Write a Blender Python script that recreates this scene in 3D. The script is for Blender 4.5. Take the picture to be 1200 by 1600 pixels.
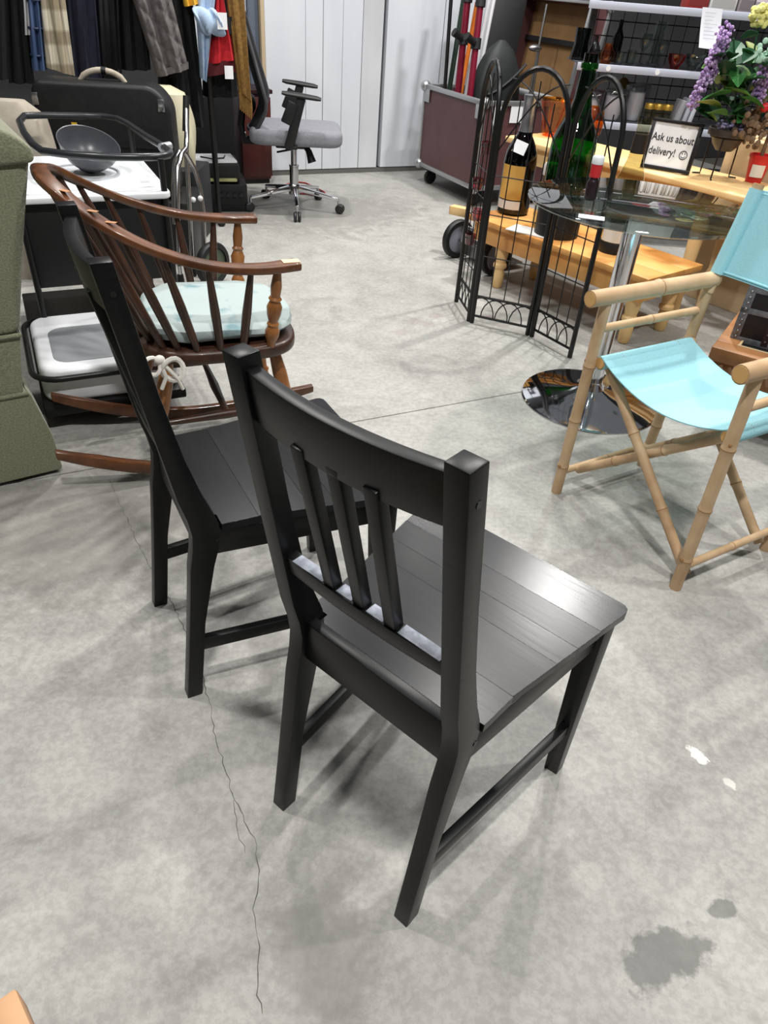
import bpy, bmesh, math, random
from mathutils import Vector, Matrix
R = math.radians
rnd = random.Random(7)
scene = bpy.context.scene
for o in list(bpy.data.objects):
    bpy.data.objects.remove(o)
col = scene.collection

# ---------------------------------------------------------------- camera
FPX, PITCH, ROLL, HCAM = 1105.0, R(36.93), R(4.6), 1.225
cp, sp, cr, sr = math.cos(PITCH), math.sin(PITCH), math.cos(ROLL), math.sin(ROLL)
FW = Vector((0, cp, -sp)); UP0 = Vector((0, sp, cp)); X0 = Vector((1, 0, 0))
RV = cr * X0 + sr * UP0; UV = -sr * X0 + cr * UP0; CAM = Vector((0, 0, HCAM))
cd = bpy.data.cameras.new('camera'); co = bpy.data.objects.new('camera', cd); col.objects.link(co)
m = Matrix((RV, UV, -FW)).transposed().to_4x4(); m.translation = CAM
co.matrix_world = m
cd.sensor_fit = 'VERTICAL'; cd.sensor_height = 24.0; cd.lens = 24.0 * FPX / 1600.0
cd.clip_start = 0.05; cd.clip_end = 60
scene.camera = co

# ---------------------------------------------------------------- world and lights
w = bpy.data.worlds.new('world'); scene.world = w; w.use_nodes = True
w.node_tree.nodes['Background'].inputs[0].default_value = (0.92, 0.95, 1.0, 1)
w.node_tree.nodes['Background'].inputs[1].default_value = 0.12
def strip(x, y, z, rz, power, lx=1.2, ly=0.16):
    l = bpy.data.lights.new('ceiling_strip', 'AREA'); l.shape = 'RECTANGLE'; l.size = lx; l.size_y = ly
    l.energy = power; l.color = (1.0, 0.98, 0.95)
    o = bpy.data.objects.new('ceiling_strip', l); col.objects.link(o)
    o.location = (x, y, z); o.rotation_euler = (0, 0, rz)
ROOM = R(28.2)
for (x, y, pw) in ((0.12, -0.05, 84), (0.62, 3.1, 40), (1.5, 4.4, 96), (-1.8, 1.6, 44), (2.0, 1.3, 44),
                   (-0.9, 4.0, 58), (0.4, 5.2, 18)):
    strip(x, y, 3.7, ROOM, pw, .22, .12)
scene.view_settings.view_transform = 'Standard'; scene.view_settings.look = 'None'
scene.view_settings.exposure = 0.25; scene.view_settings.gamma = 1.0
scene.view_settings.use_curve_mapping = False

# ---------------------------------------------------------------- pixel -> point
def ray(px, py): return FW + RV * ((px - 600) / FPX) - UV * ((py - 800) / FPX)
def at(px, py, z=0.0):
    d = ray(px, py); return CAM + d * ((z - HCAM) / d.z)
def aty(px, py, y):
    d = ray(px, py); return CAM + d * (y / d.y)
def pl(px, py, p0, ang):
    """point of the pixel on the vertical plane through p0 that runs along angle ang"""
    n = Vector((-math.sin(ang), math.cos(ang), 0)); d = ray(px, py)
    return CAM + d * ((Vector(p0) - CAM).dot(n) / d.dot(n))

# ---------------------------------------------------------------- mesh helpers
class MB:
    def __init__(s): s.v = []; s.f = []
    def add(s, vs, fs):
        b = len(s.v); s.v += [tuple(v) for v in vs]; s.f += [tuple(i + b for i in f) for f in fs]; return s
    def hexa(s, p):     # 8 points: bottom 4 ccw, top 4 ccw
        return s.add(p, [(3, 2, 1, 0), (4, 5, 6, 7), (0, 1, 5, 4), (1, 2, 6, 5), (2, 3, 7, 6), (3, 0, 4, 7)])
    def box(s, c, d, rz=0, rot=None):
        hx, hy, hz = d[0] / 2, d[1] / 2, d[2] / 2; c = Vector(c)
        M = rot if rot is not None else Matrix.Rotation(rz, 3, 'Z')
        return s.hexa([c + M @ Vector(q) for q in ((-hx, -hy, -hz), (hx, -hy, -hz), (hx, hy, -hz), (-hx, hy, -hz),
                                                    (-hx, -hy, hz), (hx, -hy, hz), (hx, hy, hz), (-hx, hy, hz))])
    def b2(s, a, b):
        return s.box([(a[i] + b[i]) / 2 for i in range(3)], [abs(b[i] - a[i]) for i in range(3)])
    def beam(s, p0, p1, w, d, side=(1, 0, 0), w1=None, d1=None):
        p0, p1 = Vector(p0), Vector(p1); ax = (p1 - p0).normalized(); sx = Vector(side); sx = (sx - ax * sx.dot(ax)).normalized()
        sy = ax.cross(sx); w1 = w if w1 is None else w1; d1 = d if d1 is None else d1; q = []
        for p, a, b in ((p0, w, d), (p1, w1, d1)):
            q += [p - sx * a / 2 - sy * b / 2, p + sx * a / 2 - sy * b / 2, p + sx * a / 2 + sy * b / 2, p - sx * a / 2 + sy * b / 2]
        return s.hexa(q)
    def tube(s, pts, r, n=10, closed=False, flat=1.0, up=None):
        pts = [Vector(p) for p in pts]; k = len(pts)
        rs = r if isinstance(r, (list, tuple)) else [r] * k
        vs = []; fs = []; prev = None
        for i, p in enumerate(pts):
            if closed: t = pts[(i + 1) % k] - pts[i - 1]
            else: t = pts[min(i + 1, k - 1)] - pts[max(i - 1, 0)]
            t = t.normalized() if t.length > 1e-9 else Vector((0, 0, 1))
            if prev is None:
                a = Vector(up) if up is not None else (Vector((0, 0, 1)) if abs(t.z) < .9 else Vector((1, 0, 0)))
                prev = a
            u = (prev - t * prev.dot(t)).normalized(); prev = u; b = t.cross(u)
            for j in range(n):
                a = 2 * math.pi * j / n
                vs.append(p + (b * math.cos(a) + u * math.sin(a) * flat) * rs[i])
        kk = k if closed else k - 1
        for i in range(kk):
            for j in range(n):
                i2 = (i + 1) % k
                fs.append((i * n + j, i * n + (j + 1) % n, i2 * n + (j + 1) % n, i2 * n + j))
        if not closed:
            fs.append(tuple(range(n))[::-1]); fs.append(tuple((k - 1) * n + j for j in range(n)))
        return s.add(vs, fs)
    def lathe(s, prof, n=24, c=(0, 0, 0), M=None, sx=1, sy=1):
        vs = []; fs = []; c = Vector(c); k = len(prof)
        for (r, z) in prof:
            for j in range(n):
                a = 2 * math.pi * j / n; q = Vector((r * math.cos(a) * sx, r * math.sin(a) * sy, z))
                vs.append(c + (M @ q if M is not None else q))
        for i in range(k - 1):
            for j in range(n):
                fs.append((i * n + j, i * n + (j + 1) % n, (i + 1) * n + (j + 1) % n, (i + 1) * n + j))
        if prof[0][0] > 1e-5: fs.append(tuple(range(n))[::-1])
        if prof[-1][0] > 1e-5: fs.append(tuple((k - 1) * n + j for j in range(n)))
        return s.add(vs, fs)
    def ell(s, c, rx, ry, rz, n=14, k=8, M=None):
        return s.lathe([(max(math.sin(math.pi * i / k), 1e-4), -math.cos(math.pi * i / k)) for i in range(k + 1)], n, c,
                       (M if M is not None else Matrix.Identity(3)) @ Matrix.Diagonal((rx, ry, rz)))
    def grid(s, P, thick=0, nrm=None):
        """P[i][j] points; optional thickness along -nrm"""
        a, b = len(P), len(P[0]); vs = [p for row in P for p in row]
        fs = [(i * b + j, i * b + j + 1, (i + 1) * b + j + 1, (i + 1) * b + j) for i in range(a - 1) for j in range(b - 1)]
        if thick:
            nv = len(vs); N = Vector(nrm) * thick
            vs = vs + [Vector(p) - N for p in vs]
            fs += [tuple(nv + q for q in f)[::-1] for f in fs]
            e = [(i, 0) for i in range(a)] + [(a - 1, j) for j in range(1, b)] + [(i, b - 1) for i in range(a - 2, -1, -1)] + [(0, j) for j in range(b - 2, 0, -1)]
            e = [i * b + j for i, j in e]
            for q in range(len(e)):
                u, v = e[q], e[(q + 1) % len(e)]; fs.append((v, u, u + nv, v + nv))
        return s.add(vs, fs)
    def prism(s, pts, z0, z1, M=None, c=(0, 0, 0)):
        n = len(pts); c = Vector(c); vs = []
        for z in (z0, z1):
            for p in pts:
                q = Vector((p[0], p[1], z)); vs.append(c + (M @ q if M is not None else q))
        return s.add(vs, [tuple(range(n))[::-1], tuple(range(n, 2 * n))] + [(i, (i + 1) % n, n + (i + 1) % n, n + i) for i in range(n)])
    def mesh(s, name, bevel=0, seg=2, merge=False):
        me = bpy.data.meshes.new(name); me.from_pydata([tuple(v) for v in s.v], [], s.f)
        bm = bmesh.new(); bm.from_mesh(me)
        if merge: bmesh.ops.remove_doubles(bm, verts=bm.verts, dist=1e-5)
        bmesh.ops.recalc_face_normals(bm, faces=bm.faces)
        if bevel:
            ed = [e for e in bm.edges if len(e.link_faces) == 2 and e.calc_face_angle(0) > 0.5]
            bmesh.ops.bevel(bm, geom=ed, offset=bevel, segments=seg, affect='EDGES', profile=0.5, clamp_overlap=True)
        bm.to_mesh(me); bm.free()
        me.shade_smooth(); me.set_sharp_from_angle(angle=R(38)); me.update()
        return me

def obj(name, mb, mat, parent=None, bevel=0, seg=2, merge=False, loc=None):
    me = mb if isinstance(mb, bpy.types.Mesh) else mb.mesh(name, bevel, seg, merge)
    if mat is not None and not me.materials: me.materials.append(mat)
    o = bpy.data.objects.new(name, me); col.objects.link(o)
    if loc is not None: o.location = loc
    if parent is not None: o.parent = parent
    return o
def tag(o, label, cat, group=None):
    o['label'] = label; o['category'] = cat
    if group: o['group'] = group
    return o
def thing(name, label, cat, loc=(0, 0, 0), rz=0, group=None):
    o = bpy.data.objects.new(name, None); col.objects.link(o); o.empty_display_size = .05
    o.location = loc; o.rotation_euler = (0, 0, rz); return tag(o, label, cat, group)
def struct(o): o['kind'] = 'structure'; return o
def copy_tree(o, parent=None):
    c = o.copy(); col.objects.link(c); c.parent = parent
    for ch in o.children: copy_tree(ch, c)
    return c
def inv(o):
    """world -> local of an Empty with location and rz"""
    M = Matrix.Translation(o.location) @ Matrix.Rotation(o.rotation_euler.z, 4, 'Z'); I = M.inverted()
    return lambda p: I @ Vector(p)

# ---------------------------------------------------------------- materials
MATS = {}
def srgb(c): return tuple(((x / 255) / 12.92 if x / 255 <= .04045 else ((x / 255 + .055) / 1.055) ** 2.4) for x in c)
def mat(name, c, rough=.6, metal=0, c2=None, scale=20, stretch=(1, 1, 1), bump=0, bscale=None, spec=.5, trans=0, ior=1.45, alpha=1, sheen=0, coat=0, emit=0, lo=.35, hi=.65, detail=4):
    if name in MATS: return MATS[name]
    M = bpy.data.materials.new(name); M.use_nodes = True; nt = M.node_tree; N = nt.nodes; b = N['Principled BSDF']
    a = srgb(c) + (1,)
    b.inputs['Base Color'].default_value = a; b.inputs['Roughness'].default_value = rough; b.inputs['Metallic'].default_value = metal
    b.inputs['Specular IOR Level'].default_value = spec; b.inputs['IOR'].default_value = ior
    b.inputs['Transmission Weight'].default_value = trans; b.inputs['Alpha'].default_value = alpha
    b.inputs['Sheen Weight'].default_value = sheen; b.inputs['Coat Weight'].default_value = coat
    if c2 is not None or bump:
        tc = N.new('ShaderNodeTexCoord'); mp = N.new('ShaderNodeMapping'); mp.inputs['Scale'].default_value = stretch
        nt.links.new(tc.outputs['Object'], mp.inputs[0])
        no = N.new('ShaderNodeTexNoise'); no.inputs['Scale'].default_value = scale; no.inputs['Detail'].default_value = detail
        nt.links.new(mp.outputs[0], no.inputs['Vector'])
    if c2 is not None:
        rp = N.new('ShaderNodeValToRGB'); rp.color_ramp.elements[0].color = a; rp.color_ramp.elements[1].color = srgb(c2) + (1,)
        rp.color_ramp.elements[0].position = lo; rp.color_ramp.elements[1].position = hi
        nt.links.new(no.outputs['Fac'], rp.inputs[0]); nt.links.new(rp.outputs[0], b.inputs['Base Color'])
    if bump:
        n2 = no
        if bscale:
            n2 = N.new('ShaderNodeTexNoise'); n2.inputs['Scale'].default_value = bscale; n2.inputs['Detail'].default_value = 3
            nt.links.new(mp.outputs[0], n2.inputs['Vector'])
        bp = N.new('ShaderNodeBump'); bp.inputs['Strength'].default_value = bump; bp.inputs['Distance'].default_value = .004
        nt.links.new(n2.outputs['Fac'], bp.inputs['Height']); nt.links.new(bp.outputs[0], b.inputs['Normal'])
    MATS[name] = M; return M

blackwood = mat('black_stained_wood', (11, 11, 12), .36, c2=(17, 17, 18), scale=14, stretch=(3, 1, 12), bump=.05, spec=.32)
blackseat = mat('black_seat_wood', (17, 17, 19), .26, c2=(22, 22, 25), scale=9, stretch=(1.2, 14, 6), bump=.03, spec=.30)
blackseat2 = mat('black_seat_wood_dull', (18, 18, 21), .28, c2=(24, 24, 27), scale=9, stretch=(1.2, 14, 6), bump=.03, spec=.31)
blackseat3 = mat('black_seat_wood_worn', (20, 20, 23), .25, c2=(26, 27, 30), scale=12, stretch=(1.2, 16, 6), bump=.05, spec=.40)
steel = mat('zinc_steel', (150, 150, 150), .35, 1)
chrome = mat('chrome', (225, 226, 230), .06, 1)
chrome_worn = mat('worn_chrome', (190, 190, 192), .22, 1)
black_metal = mat('black_metal', (18, 18, 19), .38, spec=.5)
black_plastic = mat('black_plastic', (20, 20, 22), .5)
dark_plastic = mat('dark_plastic', (30, 31, 34), .55)
grey_fabric = mat('grey_fabric', (120, 121, 128), .9, c2=(138, 139, 146), scale=180, bump=.2)
white_paper = mat('white_paper', (232, 233, 236), .8)
white_plastic = mat('white_plastic', (226, 229, 232), .38)
bamboo = mat('bamboo', (176, 144, 108), .5, c2=(204, 176, 140), scale=9, stretch=(1, 1, 1), bump=.05)
bamboo_node = mat('bamboo_node', (150, 112, 70), .6)
bamboo_end = mat('bamboo_cut_end', (206, 164, 104), .7)
canvas = mat('turquoise_canvas', (146, 200, 211), .85, c2=(156, 207, 217), scale=260, bump=.12)
pine = mat('pine', (206, 140, 70), .45, c2=(226, 170, 100), scale=5, stretch=(1, 1, 1), bump=.03)
pine_light = mat('pale_pine', (224, 182, 122), .5, c2=(236, 202, 146), scale=5)
windsor_wood = mat('brown_windsor_wood', (72, 42, 22), .35, c2=(104, 62, 32), scale=16, bump=.03, coat=.3)
windsor_dark = mat('dark_windsor_wood', (50, 32, 24), .4, c2=(70, 44, 30), scale=14, coat=.2)
windsor_gold = mat('golden_windsor_wood', (124, 78, 40), .35, c2=(156, 102, 54), scale=18, coat=.3)

# thin clear glass: clear film with a mirror-like surface reflection
def film(name, tint, refl=1.0, rough=.02, ior=1.5):
    if name in MATS: return MATS[name]
    M = bpy.data.materials.new(name); M.use_nodes = True; nt = M.node_tree; N = nt.nodes; L = nt.links
    N.remove(N['Principled BSDF']); out = N['Material Output']
    tr = N.new('ShaderNodeBsdfTransparent'); tr.inputs[0].default_value = srgb(tint) + (1,)
    gl = N.new('ShaderNodeBsdfGlossy'); gl.inputs['Roughness'].default_value = rough; gl.inputs[0].default_value = (refl, refl, refl, 1)
    lw = N.new('ShaderNodeLayerWeight'); lw.inputs[0].default_value = .5
    pw_ = N.new('ShaderNodeMath'); pw_.operation = 'POWER'; L.new(lw.outputs['Facing'], pw_.inputs[0]); pw_.inputs[1].default_value = 5
    fr = N.new('ShaderNodeMath'); fr.operation = 'MULTIPLY_ADD'; L.new(pw_.outputs[0], fr.inputs[0]); f0 = ((ior - 1) / (ior + 1)) ** 2; fr.inputs[1].default_value = 1 - f0; fr.inputs[2].default_value = f0
    mx = N.new('ShaderNodeMixShader'); L.new(fr.outputs[0], mx.inputs[0]); L.new(tr.outputs[0], mx.inputs[1]); L.new(gl.outputs[0], mx.inputs[2]); L.new(mx.outputs[0], out.inputs[0])
    MATS[name] = M; return M
clear_glass = film('clear_glass', (226, 232, 230))
amber_glass = film('amber_glass', (250, 196, 104)); red_glass = film('red_orange_glass', (236, 110, 50)); green_glass = film('green_bottle_glass', (44, 128, 52))
brown_glass = film('dark_brown_glass', (46, 22, 18)); smoke_glass = film('smoke_glass', (150, 156, 158)); olive_glass = film('pale_olive_glass', (222, 222, 200))

# ================================================================ SETTING
e1 = Vector((math.cos(ROOM), math.sin(ROOM), 0)); e2 = Vector((-math.sin(ROOM), math.cos(ROOM), 0))
WALL0 = at(588, 269)                      # foot of the back wall at the gap

# ---- concrete floor
def floor_material():
    M = bpy.data.materials.new('concrete'); M.use_nodes = True; nt = M.node_tree; N = nt.nodes; L = nt.links; b = N['Principled BSDF']
    tc = N.new('ShaderNodeTexCoord'); P = tc.outputs['Object']
    def noise(s, d=5, ro=.6, dis=0):
        n = N.new('ShaderNodeTexNoise'); n.inputs['Scale'].default_value = s; n.inputs['Detail'].default_value = d
        n.inputs['Roughness'].default_value = ro; n.inputs['Distortion'].default_value = dis; L.new(P, n.inputs['Vector']); return n.outputs['Fac']
    def ramp(f, a, b_, ca, cb):
        r = N.new('ShaderNodeValToRGB'); r.color_ramp.elements[0].position = a; r.color_ramp.elements[1].position = b_
        r.color_ramp.elements[0].color = ca + (1,); r.color_ramp.elements[1].color = cb + (1,); L.new(f, r.inputs[0]); return r.outputs[0]
    def mix(f, a, c, mode='MIX'):
        m = N.new('ShaderNodeMix'); m.data_type = 'RGBA'; m.blend_type = mode
        for sck, v in ((m.inputs[0], f), (m.inputs[6], a), (m.inputs[7], c)):
            if hasattr(v, 'links'): L.new(v, sck)
            else: sck.default_value = v
        return m.outputs[2]
    base = ramp(noise(1.6, 6, .62, .4), .36, .64, srgb((144, 143, 138)), srgb((172, 171, 165)))
    c = mix(.36, base, ramp(noise(9, 8, .7), .38, .62, srgb((138, 137, 133)), srgb((180, 179, 174))))
    c = mix(.2, c, ramp(noise(60, 6, .7), .42, .58, srgb((122, 121, 118)), srgb((190, 189, 185))))
    c = mix(ramp(noise(3.1, 7, .75, .8), .55, .63, (0, 0, 0), (.4, .4, .4)), c, srgb((122, 120, 116)) + (1,))
    c = mix(ramp(noise(4.3, 9, .8, .3), .60, .70, (0, 0, 0), (.4, .4, .4)), c, srgb((188, 187, 183)) + (1,))
    def spot(p, rad, sx, ang, color, fac, soft=.25, ns=14):
        mp = N.new('ShaderNodeMapping'); mp.vector_type = 'TEXTURE'; mp.inputs['Location'].default_value = (p.x, p.y, 0)
        mp.inputs['Rotation'].default_value = (0, 0, ang); mp.inputs['Scale'].default_value = (rad * sx, rad, 1); L.new(P, mp.inputs[0])
        ln = N.new('ShaderNodeVectorMath'); ln.operation = 'LENGTH'; L.new(mp.outputs[0], ln.inputs[0])
        ad = N.new('ShaderNodeMath'); ad.operation = 'MULTIPLY_ADD'; L.new(noise(ns, 6, .65), ad.inputs[0]); ad.inputs[1].default_value = 2.6; L.new(ln.outputs['Value'], ad.inputs[2])
        mr = N.new('ShaderNodeMapRange'); L.new(ad.outputs[0], mr.inputs[0]); mr.inputs[1].default_value = 2.0; mr.inputs[2].default_value = 2.0 + soft; mr.inputs[3].default_value = fac; mr.inputs[4].default_value = 0
        return mix(mr.outputs[0], c, srgb(color) + (1,))
    c = spot(at(1040, 1500), .055, 1.5, .55, (98, 97, 94), .75)
    c = spot(at(1128, 1422), .018, 1.6, .3, (96, 95, 92), .7)
    c = spot(at(1092, 1180), .018, 1.7, -1.1, (224, 222, 216), .9, .15, 30)
    c = spot(at(1138, 1222), .013, 1.6, -.9, (206, 203, 197), .8, .15, 30)
    c = spot(at(512, 1490), .10, .8, .3, (122, 120, 116), .6, .6)
    c = spot(at(110, 812), .30, 1.4, .2, (118, 115, 110), .6, .6)
    c = spot(at(500, 330), .42, 1.4, .4, (128, 126, 121), .6, .6)
    L.new(c, b.inputs['Base Color'])
    b.inputs['Roughness'].default_value = .5; b.inputs['Specular IOR Level'].default_value = .35
    rr = N.new('ShaderNodeMapRange'); rr.inputs[3].default_value = .38; rr.inputs[4].default_value = .66; L.new(noise(7, 4), rr.inputs[0]); L.new(rr.outputs[0], b.inputs['Roughness'])
    bp = N.new('ShaderNodeBump'); bp.inputs['Strength'].default_value = .18; bp.inputs['Distance'].default_value = .003
    L.new(noise(48, 8, .75), bp.inputs['Height']); L.new(bp.outputs[0], b.inputs['Normal'])
    return M
concrete = floor_material()
joint_dark = mat('joint_dirt', (92, 88, 82), .9)
mb = MB(); mb.b2((-7, -5, -.12), (7, 12, -.006)); floor = struct(obj('floor', mb, joint_dark))
floor['label'] = 'grey concrete warehouse floor with a saw joint, cracks and dark stains'
J = at(575, 655)
def slab(u0, u1, v0, v1):
    pts = [J + e1 * a + e2 * b for a, b in ((u0, v0), (u1, v0), (u1, v1), (u0, v1))]
    mb = MB(); mb.prism([(p.x, p.y) for p in pts], -.10, 0); obj('concrete_slab', mb, concrete, floor, bevel=.0015, seg=1)
g = .0022
slab(-3.4 + g, 5.2, -5.5, -g); slab(-3.4 + g, 5.2, g, 8.6); slab(-7.5, -3.4 - g, -5.5, -g); slab(-7.5, -3.4 - g, g, 8.6)
def crack(pts, wd):
    P = [at(*p) for p in pts]; Q = []
    for a, b in zip(P[:-1], P[1:]):
        n = max(2, int((b - a).length / .012)); s = Vector((-(b - a).y, (b - a).x, 0)).normalized()
        for i in range(n): Q.append(a.lerp(b, i / n) + s * rnd.uniform(-.0032, .0032))
    mb = MB(); top = []; bot = []
    for i, q in enumerate(Q):
        t = (Q[min(i + 1, len(Q) - 1)] - Q[max(0, i - 1)]); s = Vector((-t.y, t.x, 0)).normalized() * wd * rnd.uniform(.25, 1)
        top.append(q + s + Vector((0, 0, .0006))); bot.append(q - s + Vector((0, 0, .0006)))
    mb.grid([top, bot]); obj('crack', mb, joint_dark, floor)
crack([(172, 750), (200, 815), (222, 862), (262, 930), (302, 1010), (325, 1090), (337, 1150), (352, 1200), (366, 1250), (396, 1310), (407, 1360), (398, 1420), (403, 1480), (402, 1540), (410, 1600)], .0009)
crack([(366, 1250), (372, 1300), (388, 1345)], .0007)

# ---- back wall: painted boards, gap, plain door leaf
white_board = mat('white_painted_board', (198, 202, 209), .55, c2=(208, 212, 218), scale=3, stretch=(1, 1, .3), bump=.03)
white_board2 = mat('scuffed_white_board', (180, 182, 185), .6, c2=(204, 207, 212), scale=2.2, stretch=(1, 1, .5))
grey_wall = mat('dark_grey_wall', (50, 50, 53), .8, c2=(60, 60, 63), scale=3)  # behind the rack, this dark grey paints in the shade of the clothes
pale_wall = mat('pale_wall', (212, 216, 224), .7)
def wpos(px, off=0.0):
    p = pl(px, 262, WALL0, ROOM); return (p - WALL0).dot(e1)
def wbox(mb, u0, u1, v0, v1, z0, z1):
    pts = [WALL0 + e1 * a + e2 * b for a, b in ((u0, v0), (u1, v0), (u1, v1), (u0, v1))]
    return mb.prism([(p.x, p.y) for p in pts], z0, z1)
WT = 2.7
uL = wpos(420)
mb = MB(); wbox(mb, -7, 6, .14, .24, 0, 3.9); wall_back = struct(obj('wall_back', mb, grey_wall))
wall_back['label'] = 'back wall behind the white boarded sliding doors, shade painted in as dark grey'
door1 = bpy.data.objects.new('door_1', None); col.objects.link(door1); struct(door1); door1['label'] = 'white sliding door of vertical painted boards behind the office chair'
us = [uL, wpos(478), wpos(503), wpos(531), wpos(559), wpos(588)]
for i, (a, b) in enumerate(zip(us[:-1], us[1:])):
    mb = MB(); off = (.0, .003, .001, .004, .0015)[i]
    wbox(mb, a + .0012, b - .0012, off, .045, .035, WT); obj('board', mb, white_board if i != 4 else white_board2, door1, bevel=.0018, seg=1)
mb = MB(); wbox(mb, uL, us[-1], .046, .07, .035, WT); obj('backing', mb, grey_wall, door1)
door2 = bpy.data.objects.new('door_2', None); col.objects.link(door2); struct(door2); door2['label'] = 'plain white door leaf beside the flight case'
u2 = wpos(593)
for k, (a, b) in enumerate(((u2, u2 + .46), (u2 + .465, u2 + 1.0), (u2 + 1.005, u2 + 1.6))):
    mb = MB(); wbox(mb, a, b, .0, .06, .035, WT); obj('board', mb, white_board, door2, bevel=.003, seg=1)
mb = MB(); wbox(mb, uL - .1, u2 + 1.6, .005, .1, 0, .03); o = struct(obj('baseboard_back', mb, mat('door_track', (96, 95, 92), .7)))
o['label'] = 'low grey door track along the foot of the white boards'
ua = wpos(413); ub = wpos(399); uc = wpos(380)
mb = MB(); wbox(mb, ua + .004, uL - .004, -.02, .10, 0, WT); o = struct(obj('trim_1', mb, mat('beige_trim', (188, 170, 140), .6), bevel=.003)); o['label'] = 'narrow beige upright trim at the edge of the boards'
mb = MB(); wbox(mb, ub, ua, .02, .10, 0, WT); o = struct(obj('trim_2', mb, mat('blue_grey_post', (92, 101, 116), .6), bevel=.003)); o['label'] = 'blue grey upright post beside the beige trim'
mb = MB(); wbox(mb, uc - .4, ub - .003, .05, .10, 0, WT); o = struct(obj('trim_3', mb, pale_wall, bevel=.003)); o['label'] = 'pale wall strip behind the clothes rack'
# side walls far outside the aisle
mb = MB(); mb.prism([(p.x, p.y) for p in (WALL0 - e1 * 4.0 + e2 * .14, WALL0 - e1 * 4.1 + e2 * .14, WALL0 - e1 * 4.1 - e2 * 12, WALL0 - e1 * 4.0 - e2 * 12)], 0, 3.9)
o = struct(obj('wall_left', mb, grey_wall)); o['label'] = 'side wall behind the clothes rack, shade painted in as dark grey'
mb = MB(); mb.prism([(p.x, p.y) for p in (WALL0 + e1 * 4.0 + e2 * .14, WALL0 + e1 * 4.1 + e2 * .14, WALL0 + e1 * 4.1 - e2 * 12, WALL0 + e1 * 4.0 - e2 * 12)], 0, 3.9)
o = struct(obj('wall_right', mb, grey_wall)); o['label'] = 'dark side wall behind the glassware shelves'

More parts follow.
